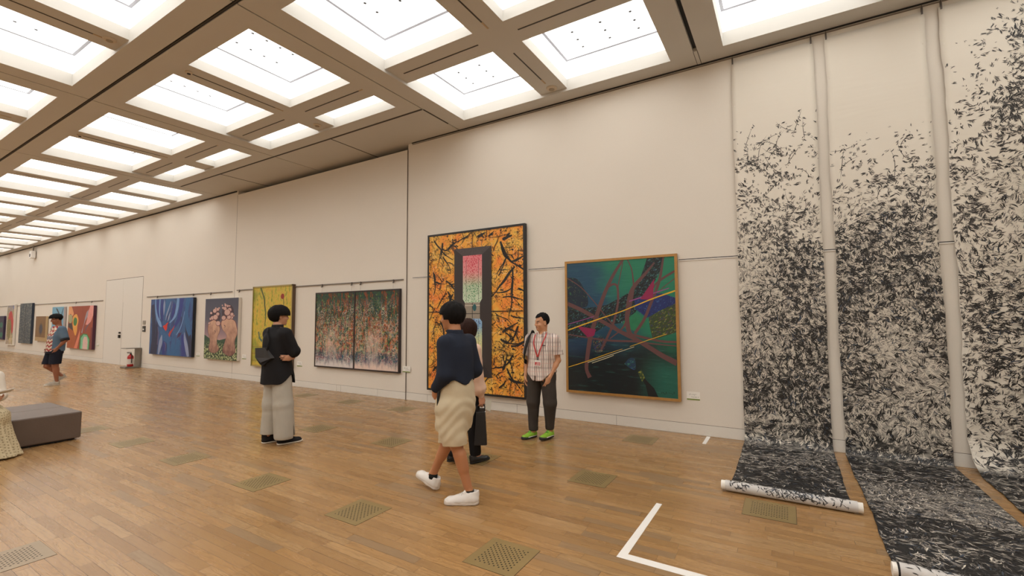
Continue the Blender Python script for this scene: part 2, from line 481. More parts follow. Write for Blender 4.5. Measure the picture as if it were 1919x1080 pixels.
class Canvas:
    """paint layers in (u, v) coordinates of a canvas; every layer lies a hair in front of the last"""
    def __init__(s, w, h, yf):
        s.w, s.h, s.y = w, h, yf; s.mb = MB(); s.mats = []; s.layer = 0
    def slot(s, m):
        if m not in s.mats: s.mats.append(m)
        return s.mats.index(m)
    def P(s, u, v): return ((u - 0.5) * s.w, s.y - 0.00003 * s.layer - 0.0002, v * s.h)
    def poly(s, pts, m, curve=False):
        s.layer += 1
        if curve:
            q = catmull(list(pts) + [pts[0]], 5)[:-1]
        else: q = pts
        q = [(min(max(p[0], 0.0), 1.0), min(max(p[1], 0.0), 1.0)) for p in q]
        s.mb.poly([s.P(*p[:2]) for p in q], s.slot(m))
    def ribbon(s, pts, m, scale=1.0, n=8, taper=False):
        """pts = (u, v, width in metres * scale)"""
        s.layer += 1
        q = catmull(pts, n); xy = q[:, :2] * [s.w, s.h]; wd = np.maximum(q[:, 2] * scale, 0.001)
        d = np.gradient(xy, axis=0); d /= np.maximum(np.linalg.norm(d, axis=1), 1e-6)[:, None]
        nn = np.stack([-d[:, 1], d[:, 0]], 1)
        A = xy + nn * wd[:, None] / 2; B = xy - nn * wd[:, None] / 2
        vs = []
        for a, b_ in zip(A, B):
            for p in (a, b_):
                vs.append(s.P(min(max(p[0]/s.w, 0), 1), min(max(p[1]/s.h, 0), 1)))
        s.mb.add(vs, [(2*i, 2*i+1, 2*i+3, 2*i+2) for i in range(len(q) - 1)], s.slot(m))
    def blob(s, u, v, ru, rv, m, n=14):
        s.layer += 1
        s.mb.poly([s.P(min(max(u + ru*math.cos(2*PI*i/n), 0), 1), min(max(v + rv*math.sin(2*PI*i/n), 0), 1)) for i in range(n)], s.slot(m))

def uvn(t, w, h):
    x, y, z = t.sep(t.obj())
    return x / w + 0.5, z / h, x, z

def painting(label, x0, x1, z0, z1, yf, frame=None, fw=0.03, base=None, side=None, cat='painting', name='painting', recess=0.008, splits=()):
    w, h = x1 - x0, z1 - z0
    wy = WALL_Y - 0.018
    root = thing(name, label, cat, ((x0 + x1)/2, wy, z0))
    d = wy - yf
    if frame is not None:
        q = MB()
        q.box((-w/2, -d, 0), (-w/2 + fw, -0.001, h)); q.box((w/2 - fw, -d, 0), (w/2, -0.001, h))
        q.box((-w/2 + fw, -d, 0), (w/2 - fw, -0.001, fw)); q.box((-w/2 + fw, -d, h - fw), (w/2 - fw, -0.001, h))
        for u in splits: q.box(((u - 0.5)*w - fw*0.7, -d, fw), ((u - 0.5)*w + fw*0.7, -0.001, h - fw))
        q.build('frame', frame, root)
    cvs = []
    edges = [0.0] + list(splits) + [1.0]
    for i in range(len(edges) - 1):
        e0 = fw if frame is not None and i == 0 else (fw*0.7 if i > 0 else 0)
        e1 = fw if frame is not None and i == len(edges) - 2 else (fw*0.7 if i < len(edges) - 2 else 0)
        a = (edges[i] - 0.5)*w + e0; b_ = (edges[i+1] - 0.5)*w - e1
        zz = fw if frame is not None else 0.0
        cw, ch = b_ - a, h - 2*zz
        cv = Canvas(cw, ch, -(d - (recess if frame is not None else 0)))
        cv.slot(base[i] if isinstance(base, list) else base); cv.slot(side or M_BASE)
        yb = -0.004
        cv.mb.add([cv.P(0,0), cv.P(1,0), cv.P(1,1), cv.P(0,1)], [(0,1,2,3)], 0)
        X0, X1, Y0 = -cw/2, cw/2, cv.y
        cv.mb.add([(X0,Y0,0),(X1,Y0,0),(X1,Y0,ch),(X0,Y0,ch),(X0,yb,0),(X1,yb,0),(X1,yb,ch),(X0,yb,ch)],
                  [(1,5,6,2),(0,3,7,4),(3,2,6,7),(0,4,5,1),(4,7,6,5)], 1)
        cv.off = ((a + b_)/2, 0, zz)
        cvs.append(cv)
    def finish():
        for cv in cvs: cv.mb.build('canvas', cv.mats, root, loc=cv.off)
    return root, cvs, finish

def paint(name, rgb, var=0.14, scale=14.0, rough=0.5):
    return plain('paint_' + name, lin(*rgb), rough, var=var, scale=scale)

# ---- large orange panel with dripped black paint around a dark portal
def orange_mat():
    t = NT('paint_orange_ground', 0.5)
    u, v, x, z = uvn(t, 2.03, 2.82)
    n1 = t.noise(t.vec(x, z), 1.9, 3.0); n2 = t.noise(t.vec(x + 9, z), 5.0, 4.0)
    col = t.ramp(n1 * 0.6 + n2 * 0.4, [(0.30, lin(206, 140, 54)), (0.42, lin(238, 188, 84)), (0.50, lin(240, 166, 60)), (0.60, lin(240, 138, 54)), (0.72, lin(222, 96, 48))])
    gx = (u * 9.2 + 0.1).fract(); gz = (v * 14.0 + 0.3).fract()
    gl = (1.0 - (gx - 0.5).abs().step(0.0, 0.035)).max(1.0 - (gz - 0.5).abs().step(0.0, 0.03))
    col = t.mix(gl * t.noise(t.vec(x, z), 6.0, 2.0).step(0.48, 0.62) * 0.7, col, lin(250, 226, 190))
    drip = None
    for sc, wd, off, dist in ((2.2, 0.012, 0.0, 1.2), (3.6, 0.016, 4.3, 1.6), (5.0, 0.016, 8.1, 1.0), (2.9, 0.014, 13.7, 2.2), (7.5, 0.022, 17.7, 1.2)):
        nn = t.noise(t.vec(x + off, z - off), sc, 2.0, 0.5, dist)
        ln = 1.0 - (nn - 0.5).abs().step(wd * 0.5, wd)
        ln = ln * t.noise(t.vec(x - off, z + off), 3.0, 2.0).step(0.47, 0.54)
        drip = ln if drip is None else drip.max(ln)
    vd = t.voro(t.vec(x, z), 14.0)
    spots = 1.0 - E(t, vd.outputs['Distance']).step(0.10, 0.16)
    _, rc = t.white(E(t, vd.outputs['Position']), '3D')
    spots = spots * t.sep(rc)[0].gt(0.72)
    col = t.mix(drip.max(spots) * 0.85, col, lin(48, 30, 20))
    t.color(col)
    return t.mat
def speckle_mat(name, stops, dots, w, h):
    t = NT(name, 0.5)
    x, y, z = t.sep(t.obj())
    v = z / h
    base = t.ramp(v, stops)
    d = None
    col = base
    for i, sc in enumerate((26.0, 44.0)):
        vd = t.voro(t.vec(x + i * 3.0, z), sc)
        wv, rc = t.white(E(t, vd.outputs['Position']), '3D')
        dens = 1.0 - (x / 0.26).abs()
        m = (1.0 - E(t, vd.outputs['Distance']).step(0.22, 0.36)) * wv.lt(dens * 0.9)
        col = t.mix(m * 0.85, col, t.ramp(v, dots))
    t.color(col)
    return t.mat
BLACK = paint('black', (26, 23, 22)); BLACK2 = paint('black_drip', (30, 27, 26))
root, (cv,), fin = painting('large orange panel with black drips around a dark portal, in a black frame', -5.812, -3.68, 0.25, 3.165, 6.515,
    frame=plain('frame_black', lin(28, 26, 27), 0.4), fw=0.035, base=orange_mat(), side=BLACK)
rnd = random.Random(5)
def splat(u, v, ang, ln, wd, curl=0.6, fork=True):
    p = []
    a = ang
    for i in range(6):
        tt = i / 5
        p.append((u, v, 0.55 * wd * (0.5 + 0.9 * math.sin(PI * min(1, tt + 0.15)) * (1 - 0.6*tt)) * (0.7 + 0.6*rnd.random())))
        u += math.cos(a) * ln / 5 / cv.w; v += math.sin(a) * ln / 5 / cv.h; a += rnd.uniform(-curl, curl) * 0.5
    cv.ribbon(p, BLACK2, 1.0, 5)
    if fork and rnd.random() < 0.7:
        q = p[2]; splat(q[0], q[1], ang + rnd.choice((-1, 1)) * rnd.uniform(0.6, 1.3), ln * 0.6, wd * 0.6, curl, False)
    for _ in range(3):
        cv.blob(p[3][0] + rnd.gauss(0, 0.03), p[3][1] + rnd.gauss(0, 0.02), rnd.uniform(0.003, 0.009), rnd.uniform(0.002, 0.006), BLACK2, 7)
for u, v, a, ln, wd in ((0.78, 0.92, -1.2, 0.75, 0.07), (0.80, 0.93, 0.3, 0.20, 0.10), (0.90, 0.74, -1.6, 0.75, 0.06), (0.92, 0.76, -2.4, 0.75, 0.06), (0.88, 0.79, 0.2, 0.30, 0.06), (0.76, 0.71, 0.9, 0.3, 0.04),
        (0.06, 0.97, -0.9, 0.60, 0.05), (0.16, 0.95, -1.7, 0.30, 0.07), (0.22, 0.905, 0.6, 0.30, 0.06), (0.16, 0.86, -0.9, 0.4, 0.04), (0.05, 0.76, -1.2, 0.45, 0.06), (0.20, 0.70, -0.6, 0.35, 0.05), (0.22, 0.63, -1.0, 0.4, 0.05), (0.28, 0.61, -2.2, 0.35, 0.05),
        (0.33, 0.94, 0.6, 0.40, 0.03), (0.55, 0.965, 0.2, 0.16, 0.08), (0.66, 0.96, 0.4, 0.14, 0.06), (0.80, 0.58, 0.1, 0.5, 0.035), (0.95, 0.63, -0.4, 0.22, 0.05),
        (0.14, 0.43, -1.0, 0.4, 0.06), (0.20, 0.37, 0.8, 0.45, 0.07), (0.25, 0.34, -2.0, 0.4, 0.06), (0.30, 0.30, 0.5, 0.35, 0.05), (0.12, 0.30, -1.6, 0.35, 0.05), (0.10, 0.22, -0.8, 0.3, 0.07), (0.05, 0.11, 0.8, 0.2, 0.05),
        (0.80, 0.37, 0.7, 0.35, 0.06), (0.78, 0.33, -0.5, 0.35, 0.06), (0.88, 0.29, 0.1, 0.45, 0.06), (0.95, 0.41, -2.0, 0.32, 0.05), (0.90, 0.24, -2.2, 0.3, 0.05), (0.80, 0.145, 1.2, 0.3, 0.06), (0.82, 0.17, -2.9, 0.3, 0.05),
        (0.84, 0.16, -1.1, 0.5, 0.045), (0.86, 0.10, -0.4, 0.35, 0.06), (0.76, 0.04, 0.6, 0.22, 0.05), (0.88, 0.47, -0.3, 0.3, 0.04), (0.62, 0.07, 0.8, 0.25, 0.03), (0.45, 0.06, 0.5, 0.3, 0.04), (0.30, 0.08, -0.6, 0.3, 0.05), (0.10, 0.52, 1.0, 0.5, 0.03)):
    splat(u, v, a, ln, wd)
for _ in range(70):
    uu = rnd.choice((rnd.uniform(0.01, 0.29), rnd.uniform(0.71, 0.97), rnd.uniform(0.03, 0.95))); vv = rnd.uniform(0.02, 0.98)
    if 0.30 < uu < 0.70 and 0.1 < vv < 0.9: vv = rnd.choice((0.95, 0.05))
    splat(uu, vv, rnd.uniform(0, 6.28), rnd.uniform(0.12, 0.5), rnd.uniform(0.008, 0.03), 1.2, False)
cv.ribbon([(0.0, 0.497, 1), (0.5, 0.497, 1), (1.0, 0.497, 1)], BLACK, 0.016)
cv.ribbon([(0.496, 1.0, 1), (0.496, 0.95, 1), (0.496, 0.90, 1)], BLACK, 0.014)
PORT = paint('portal_brown_black', (50, 42, 42), 0.05)
cv.poly([(0.300, 0.098), (0.695, 0.098), (0.695, 0.899), (0.300, 0.899)], PORT)
cv.poly([(0.300, 0.899), (0.695, 0.899), (0.600, 0.850), (0.395, 0.850)], paint('portal_top', (76, 68, 68), 0.3, 30))
cv.poly([(0.300, 0.098), (0.695, 0.098), (0.600, 0.19), (0.395, 0.19)], paint('portal_foot', (40, 34, 35), 0.3, 30))
cv.poly([(0.395, 0.850), (0.598, 0.850), (0.598, 0.576), (0.576, 0.553), (0.417, 0.553), (0.395, 0.576)],
        speckle_mat('paint_pink_to_green', [(0.55, lin(206, 222, 196)), (0.66, lin(190, 206, 176)), (0.74, lin(226, 150, 150)), (0.85, lin(228, 130, 138))],
                    [(0.55, lin(100, 160, 110)), (0.66, lin(60, 130, 80)), (0.70, lin(150, 110, 80)), (0.76, lin(206, 40, 70)), (0.85, lin(196, 30, 60))], cv.w, cv.h))
cv.poly([(0.417, 0.553), (0.576, 0.553), (0.576, 0.453), (0.417, 0.453)], paint('portal_grey', (150, 140, 126), 0.15, 40))
cv.ribbon([(0.417, 0.484, 1), (0.5, 0.484, 1), (0.576, 0.484, 1)], BLACK, 0.012); cv.ribbon([(0.497, 0.553, 1), (0.497, 0.5, 1), (0.497, 0.453, 1)], BLACK, 0.012)
cv.ribbon([(0.417, 0.535, 1), (0.5, 0.535, 1), (0.576, 0.535, 1)], paint('cream', (226, 214, 196)), 0.008)
cv.blob(0.520, 0.522, 0.020, 0.022, paint('teal_ball', (36, 92, 98)))
cv.poly([(0.417, 0.453), (0.576, 0.453), (0.598, 0.435), (0.598, 0.193), (0.395, 0.193), (0.395, 0.435)],
        speckle_mat('paint_blue_to_yellow', [(0.19, lin(232, 226, 200)), (0.30, lin(220, 214, 150)), (0.36, lin(190, 206, 170)), (0.41, lin(130, 170, 205)), (0.45, lin(150, 184, 216))],
                    [(0.19, lin(200, 196, 160)), (0.33, lin(150, 180, 150)), (0.38, lin(50, 90, 160)), (0.45, lin(40, 70, 140))], cv.w, cv.h))
LINE = paint('thin_line', (60, 44, 40))
for uu in (0.432, 0.562):
    cv.ribbon([(uu, 0.82, 1), (uu, 0.70, 1), (uu, 0.555, 1)], LINE, 0.006); cv.ribbon([(uu, 0.453, 1), (uu, 0.33, 1), (uu, 0.20, 1)], LINE, 0.006)
fin()

# ---- green abstract in a gold frame
def green_ground():
    t = NT('paint_green_ground', 0.42)
    u, v, x, z = uvn(t, 1.62, 1.96)
    n = t.noise(t.vec(x, z), 2.5, 4.0)
    a = t.mix((u * 0.8 + v * 0.5 + n * 0.4).step(0.75, 1.15), lin(24, 70, 96), lin(24, 118, 88))
    dk = (v + n * 0.25).step(0.36, 0.66)
    col = t.mix(dk, t.mix(n, lin(8, 17, 24), lin(12, 30, 34)), a)
    br = (u - 0.62).step(0.0, 0.3) * (1.0 - (v + n * 0.15).step(0.22, 0.42))
    col = t.mix(br * 0.9, col, lin(26, 96, 82))
    lb = (1.0 - u.step(0.1, 0.35)) * (v - 0.2).step(0.0, 0.15) * (1.0 - v.step(0.38, 0.48))
    col = t.mix(lb * 0.6, col, lin(22, 54, 86))
    br2 = t.noise(t.vec(x * 4.0, z * 22.0), 1.0, 4.0)
    col = t.mix(br2.step(0.55, 0.8) * 0.25, col, lin(70, 150, 140))
    t.color(col); t.bump(br2, 0.003)
    return t.mat
def flecked(name, base, flecks, thr=0.56, scale=16.0, ax=0.6):
    t = NT(name, 0.45)
    x, y, z = t.sep(t.obj())
    col = t.mix(t.noise(t.vec(x, z), 4.0, 3.0), tuple(c * 0.6 for c in lin(*base)), lin(*base))
    for i, f in enumerate(flecks):
        n = t.noise(t.vec((x + z * ax) * (1 + i * 0.3) + i * 5, (z - x * ax) * 2.2), scale, 3.0, 0.6, 0.8)
        col = t.mix(n.step(thr, thr + 0.12) * 0.9, col, lin(*f))
    t.color(col)
    return t.mat
root, (cv,), fin = painting('green and black abstract with brown looping bands and magenta triangles, gold frame', -2.968, -1.268, 0.432, 2.468, 6.53,
    frame=plain('frame_gold', lin(176, 132, 74), 0.38, 0.25, var=0.2, scale=18), fw=0.036, base=green_ground(), side=BLACK)
cv.poly([(0, 0.63), (0.284, 0.649), (0.395, 0.664), (0.531, 0.721), (0.61, 0.756), (0.702, 0.849), (0.769, 1), (0.92, 1), (0.87, 0.884), (0.8, 0.782), (0.697, 0.669), (0.644, 0.586), (0.578, 0.533), (0.391, 0.511), (0.208, 0.421), (0, 0.40)],
        flecked('paint_dark_scales', (12, 24, 30), [(40, 96, 84), (90, 140, 140), (28, 56, 90)], 0.56))
cv.poly([(0.539, 0.533), (0.657, 0.607), (0.756, 0.543), (0.729, 0.491), (0.641, 0.47), (0.551, 0.49)], paint('leaf_green', (30, 112, 76), 0.25))
cv.poly([(0.769, 0.58), (0.867, 0.62), (1, 0.69), (1, 0.463), (0.861, 0.421), (0.801, 0.409), (0.779, 0.492)], flecked('paint_olive_patch', (54, 74, 36), [(140, 150, 50), (40, 50, 90), (90, 60, 70)], 0.55))
cv.poly([(0.647, 0.697), (0.799, 0.741), (0.895, 0.738), (1, 0.705), (1, 0.665), (0.868, 0.615), (0.756, 0.564), (0.658, 0.628)], flecked('paint_blue_patch', (24, 44, 110), [(14, 24, 60), (60, 100, 150)], 0.57))
cv.poly([(0, 0.889), (0.102, 0.874), (0.166, 0.803), (0.208, 0.723), (0.199, 0.656), (0.097, 0.64), (0, 0.647)], flecked('paint_dark_leaf', (16, 40, 60), [(60, 110, 70), (110, 120, 60)], 0.60, 12, -0.8), True)
cv.poly([(0.25, 0.4), (0.335, 0.423), (0.374, 0.369), (0.346, 0.314), (0.276, 0.301)], flecked('paint_mixed_stone', (40, 40, 56), [(40, 110, 96), (130, 110, 60), (60, 60, 110)], 0.52), True)
for q in ([(0.544, 0.225), (0.597, 0.269), (0.641, 0.26), (0.643, 0.187), (0.595, 0.195)],): cv.poly(q, flecked('paint_blue_stone', (30, 60, 84), [(60, 130, 110), (40, 50, 130)], 0.54), True)
cv.poly([(0.664, 0.167), (0.696, 0.189), (0.731, 0.119), (0.802, 0.062), (0.837, 0.0), (0.75, 0.0), (0.73, 0.078)], paint('near_black_teal', (9, 16, 20)))
cv.poly([(0.664, 0.167), (0.696, 0.189), (0.725, 0.13), (0.70, 0.10)], flecked('paint_yellow_stone', (60, 80, 50), [(150, 150, 60)], 0.52))
BR = paint('brown_band', (96, 62, 62), 0.08)
for p in ([(0.551, 1.0, 18), (0.469, 0.902, 20), (0.398, 0.795, 24), (0.341, 0.687, 26), (0.282, 0.555, 28), (0.23, 0.421, 30), (0.199, 0.288, 28), (0.185, 0.199, 26), (0.189, 0.155, 24), (0.216, 0.107, 30)],
        [(0.405, 0.801, 14), (0.46, 0.82, 14), (0.495, 0.798, 14), (0.501, 0.705, 14), (0.481, 0.608, 14), (0.445, 0.511, 15), (0.396, 0.424, 16), (0.332, 0.325, 14)],
        [(0.55, 0.977, 6), (0.529, 0.9, 6), (0.504, 0.808, 6), (0.493, 0.716, 6)],
        [(0.593, 1.0, 7), (0.628, 0.932, 7), (0.641, 0.852, 9), (0.643, 0.787, 11), (0.628, 0.713, 14), (0.579, 0.554, 16), (0.524, 0.479, 10), (0.416, 0.408, 6)],
        [(0.832, 0.964, 10), (0.753, 0.889, 18), (0.65, 0.798, 24), (0.609, 0.724, 26), (0.589, 0.639, 28), (0.579, 0.554, 28), (0.592, 0.469, 28), (0.62, 0.433, 20)],
        [(0.0, 0.68, 26), (0.141, 0.628, 26), (0.282, 0.566, 26), (0.418, 0.506, 24), (0.55, 0.447, 24), (0.664, 0.402, 26), (0.786, 0.342, 28), (0.881, 0.294, 30), (1.0, 0.245, 34)],
        [(0.0, 0.436, 8), (0.18, 0.415, 10), (0.416, 0.394, 12), (0.638, 0.391, 12), (0.8, 0.378, 8), (1.0, 0.366, 6)],
        [(0.484, 0.468, 10), (0.64, 0.438, 14), (0.764, 0.414, 14), (0.885, 0.396, 14), (1.0, 0.394, 12)],
        [(0.909, 1.0, 10), (0.882, 0.873, 16), (0.849, 0.781, 18), (0.797, 0.678, 18), (0.731, 0.554, 18), (0.646, 0.449, 18)],
        [(1.0, 0.895, 14), (0.899, 0.846, 14), (0.831, 0.802, 10), (0.824, 0.781, 8)],
        [(1.0, 0.842, 5), (0.897, 0.779, 5), (0.859, 0.739, 5)],
        [(0.0, 0.885, 6), (0.144, 0.804, 6), (0.285, 0.677, 6), (0.393, 0.565, 8), (0.485, 0.484, 10)]): cv.ribbon(p, BR, 0.0023)
MG = paint('magenta', (138, 26, 74), 0.1)
YL = paint('yellow_line', (214, 170, 40), 0.1); PK = paint('violet_line', (140, 70, 130), 0.1); CR = paint('pale_line', (206, 196, 160), 0.1)
for p in ([(0.0, 0.515, 5), (0.139, 0.546, 5), (0.268, 0.577, 4)], [(0.602, 0.687, 7), (0.698, 0.712, 7), (0.811, 0.74, 7), (0.95, 0.775, 5)]): cv.ribbon(p, PK, 0.0023)
for p in ([(0.829, 0.849), (0.809, 0.693), (0.7, 0.701)], [(0.092, 0.504), (0.283, 0.477), (0.265, 0.428), (0.201, 0.415)]): cv.poly(p, MG)
for p in ([(0.0, 0.468, 10), (0.268, 0.544, 10), (0.528, 0.613, 8), (0.797, 0.699, 10), (1.0, 0.755, 12)], [(0.0, 0.177, 6), (0.205, 0.235, 6), (0.386, 0.292, 5), (0.531, 0.334, 3)], [(0.599, 0.353, 4), (0.764, 0.404, 5), (0.922, 0.45, 4)]): cv.ribbon(p, YL, 0.0017)
for p in ([(0.197, 0.221, 4), (0.386, 0.277, 4), (0.637, 0.352, 3)], [(0.24, 0.218, 4), (0.399, 0.267, 4), (0.45, 0.285, 3)]): cv.ribbon(p, CR, 0.0022)
rs = random.Random(3)
for i in range(9): cv.ribbon([(0.86 + i*0.013, 0.03 + rs.uniform(-0.006, 0.01), 1), (0.864 + i*0.013, 0.035 + rs.uniform(-0.012, 0.012), 1), (0.868 + i*0.013, 0.03, 1)], BLACK, 0.004)
fin()

# ---- diptych of vertical colour streaks with white veins
def streak_mat(name, seed, warm):
    t = NT(name, 0.5)
    u, v, x, z = uvn(t, 1.30, 1.60)
    wob = t.noise(t.vec(x * 2 + seed, z * 2), 2.0, 3.0)
    n = t.noise(t.vec(x * 9 + seed, z * 1.0 + wob * 0.5), 1.5, 4.0, 0.6, 0.5)
    n2 = t.noise(t.vec(x * 7 + seed * 2, z * 3.4), 1.7, 4.0, 0.65, 1.0)
    col = t.ramp(n * 0.55 + n2 * 0.45, [(0.30, lin(34, 48, 66)), (0.38, lin(48, 84, 82)), (0.44, lin(74, 98, 72)), (0.48, lin(60, 74, 78)), (0.52, lin(84, 84, 66)), (0.56, lin(156, 84, 56)), (0.60, lin(70, 84, 96)), (0.66, lin(120, 140, 90)), (0.74, lin(216, 130, 80))])
    fl = t.noise(t.vec(x * 5 + seed * 3, z * 5), 1.6, 3.0)
    red = fl.step(0.60, 0.72) * (1.0 - (v - 0.6).abs().step(0.18, 0.40))
    col = t.mix(red * 0.6, col, lin(210, 96, 54))
    spk = t.noise(t.vec(x * 20 + seed, z * 16), 1.6, 3.0)
    col = t.mix(spk.step(0.60, 0.68) * (1.0 - v.step(0.75, 1.0)) * 0.6, col, lin(226, 180, 110))
    col = t.mix((1.0 - spk.step(0.34, 0.42)) * 0.55, col, lin(40, 56, 78))
    grn = t.noise(t.vec(x * 6 + seed * 5, z * 5), 2.0, 3.0).step(0.60, 0.70)
    col = t.mix(grn * 0.6, col, lin(140, 168, 90))
    pt = t.ramp(t.noise(t.vec(x * 4.5 + seed * 7, z * 4.0), 2.2, 4.0, 0.6, 0.8), [(0.34, lin(60, 110, 140)), (0.43, lin(150, 176, 96)), (0.50, lin(222, 170, 150)), (0.57, lin(224, 120, 56)), (0.66, lin(96, 84, 120))])
    col = t.mix((1.0 - v.step(0.40, 0.78)) * t.noise(t.vec(x * 7 + seed * 9, z * 4.5), 2.0, 3.0).step(0.44, 0.60) * 0.62, col, pt)
    # pale haze column, and a light bottom edge
    hz = (1.0 - ((x + 0.17 - wob * 0.12) / 0.30).abs().step(0.2, 1.0)) * (1.0 - v.step(0.38, 0.56)) * 0.6
    col = t.mix(hz * n2.step(0.3, 0.55), col, lin(214, 190, 174))
    bl = t.noise(t.vec(x * 9 + seed, z * 3), 1.5, 3.0)
    col = t.mix((1.0 - (v + bl * 0.10).step(0.12, 0.36)) * 0.5, col, lin(60, 100, 140))
    col = t.mix((1.0 - (v + bl * 0.22).step(0.12, 0.24)) * 0.9, col, lin(232, 206, 192) if warm else lin(222, 214, 210))
    # white crackle veins
    wv = t.vec(x + (n2 - 0.5) * 0.16, z + (wob - 0.5) * 0.3)
    for sc, wd in ((13.0, 0.05), (24.0, 0.06)):
        ve = E(t, t.voro(wv, sc, 'DISTANCE_TO_EDGE').outputs['Distance'])
        m = (1.0 - ve.step(wd * 0.3, wd)) * t.noise(t.vec(x * 3 + seed, z * 1.5 + sc), 2.0, 2.0).step(0.44, 0.56)
        m = m * (1.0 - v.step(0.72, 0.95))
        col = t.mix(m * 0.8, col, lin(224, 214, 200))
    bc = t.n('ShaderNodeBrightContrast'); t.put(bc.inputs['Color'], col); bc.inputs['Bright'].default_value = 0.0; bc.inputs['Contrast'].default_value = 0.10
    t.color(E(t, bc.outputs[0])); t.bump(n2, 0.004)
    return t.mat
root, cvs, fin = painting('two-panel painting of red and green vertical streaks with white veins, thin dark frame', -9.185, -6.545, 0.505, 2.175, 6.525,
    frame=plain('frame_dark_wood', lin(44, 32, 32), 0.4), fw=0.03, base=[streak_mat('paint_streaks_flowers', 1.0, False), streak_mat('paint_streaks_veins', 7.3, True)], side=BLACK, splits=(0.50,), name='diptych')
fin()

# ---- tall yellow painting with a red ball
def yellow_mat():
    t = NT('paint_yellow_ground', 0.5)
    u, v, x, z = uvn(t, 1.6, 1.95)
    n = t.noise(t.vec(x * 6, z * 1.6), 2.0, 4.0, 0.65, 0.6); n2 = t.noise(t.vec(x * 5, z * 4), 3.0, 3.0)
    col = t.ramp(n * 0.65 + n2 * 0.35, [(0.32, lin(92, 110, 36)), (0.42, lin(158, 156, 52)), (0.50, lin(212, 184, 68)), (0.60, lin(200, 156, 60)), (0.72, lin(226, 206, 116))])
    left = t.noise(t.vec(x, z), 1.4, 2.0).step(0.50, 0.66) * (1.0 - u.step(0.35, 0.8))
    t.color(t.mix(left * 0.6, col, lin(96, 130, 40)))
    return t.mat
root, (cv,), fin = painting('tall yellow painting with a small red ball, behind the person in the black shirt', -11.70, -10.02, 0.40, 2.41, 6.50,
    frame=plain('frame_brown', lin(92, 70, 52), 0.45), fw=0.02, base=yellow_mat(), side=BLACK)
q = MB(); ww, hh, yy = 1.68, 2.01, -(WALL_Y - 0.018 - 6.50)
for lo, hi in (((-ww/2, 0), (-ww/2 + 0.035, hh)), ((ww/2 - 0.035, 0), (ww/2, hh)), ((-ww/2, 0), (ww/2, 0.035)), ((-ww/2, hh - 0.035), (ww/2, hh))): q.box((lo[0], yy - 0.006, lo[1]), (hi[0], yy, hi[1]))
q.build('gilt_edge', plain('frame_gilt', lin(168, 150, 90), 0.4, 0.3), root)
DG = paint('dark_green_line', (74, 86, 40))
cv.ribbon([(0.19, 1.0, 8), (0.288, 0.858, 9), (0.314, 0.761, 9), (0.345, 0.65, 7), (0.33, 0.5, 5)], DG, 0.006)
cv.ribbon([(0.17, 0.43, 8), (0.20, 0.352, 9), (0.27, 0.31, 10)], paint('slate_line', (70, 96, 84)), 0.006)
cv.ribbon([(0.79, 0.86, 4), (0.80, 0.70, 4), (0.79, 0.52, 6), (0.775, 0.40, 8)], DG, 0.006)
cv.blob(0.765, 0.868, 0.044, 0.034, paint('red_ball', (150, 36, 34), 0.08))
for vv in (0.06, 0.15, 0.24): cv.ribbon([(0.0, vv, 1), (0.4, vv + 0.004, 1), (1.0, vv, 1)], paint('ochre_line', (150, 110, 50)), 0.012)
fin()

# ---- two feet with ball-like toes
def grass_paint():
    t = NT('paint_pebble_grass', 0.5)
    x, y, z = t.sep(t.obj())
    vd = t.voro(t.vec(x, z), 15.0); _, rc = t.white(E(t, vd.outputs['Position']), '3D')
    col = t.mix(E(t, vd.outputs['Distance']).step(0.2, 0.5), t.mix(t.sep(rc)[0], lin(150, 170, 110), lin(206, 204, 160)), lin(44, 62, 40))
    t.color(t.mix(z.step(0.25, 0.55), col, lin(40, 74, 56)))
    return t.mat
def sky_paint():
    t = NT('paint_dusk_sky', 0.5)
    x, y, z = t.sep(t.obj())
    t.color(t.ramp(z / 1.66 + t.noise(t.obj(), 3.0) * 0.05, [(0.30, lin(196, 156, 150)), (0.45, lin(150, 124, 132)), (0.68, lin(84, 84, 100)), (1.0, lin(66, 70, 88))]))
    return t.mat
def flesh_paint():
    t = NT('paint_flesh', 0.5)
    x, y, z = t.sep(t.obj())
    n = t.noise(t.obj(), 6.0, 3.0)
    t.color(t.ramp(n * 0.5 + z * 0.3, [(0.25, lin(120, 78, 72)), (0.42, lin(176, 134, 114)), (0.58, lin(206, 164, 138)), (0.8, lin(186, 132, 122))]))
    return t.mat
FL = flesh_paint(); FD = paint('flesh_edge', (112, 66, 70), 0.1); FT = paint('toe_pink', (206, 168, 158), 0.12)
root, (cv,), fin = painting('painting of two pink feet with ball-shaped toes on green pebbles', -14.08, -12.36, 0.488, 2.155, 6.50, base=sky_paint(), side=plain('canvas_edge_white', lin(226, 218, 206), 0.7))
K = 1.06
DKT = paint('toe_shadow', (58, 44, 58), 0.2)
for u, v, ru, rv in ((0.30, 0.70, 0.17, 0.13), (0.66, 0.76, 0.18, 0.14)): cv.blob(u*K, v, ru, rv, DKT)
cv.poly([(0, 0), (1, 0), (1, 0.50), (0.80, 0.40), (0.63*K, 0.345), (0.445*K, 0.315), (0.155, 0.345), (0, 0.40)], grass_paint())
fLp = [(0.137, 0.608), (0.291, 0.64), (0.432, 0.534), (0.437, 0.45), (0.386, 0.365), (0.373, 0.26), (0.436, 0.178), (0.345, 0.112), (0.209, 0.117), (0.146, 0.179), (0.178, 0.297), (0.12, 0.425), (0.103, 0.532)]
fRp = [(0.501, 0.629), (0.665, 0.67), (0.848, 0.629), (0.906, 0.537), (0.929, 0.436), (0.866, 0.313), (0.882, 0.192), (0.876, 0.132), (0.755, 0.076), (0.626, 0.102), (0.558, 0.161), (0.614, 0.308), (0.645, 0.401), (0.528, 0.493), (0.486, 0.577)]
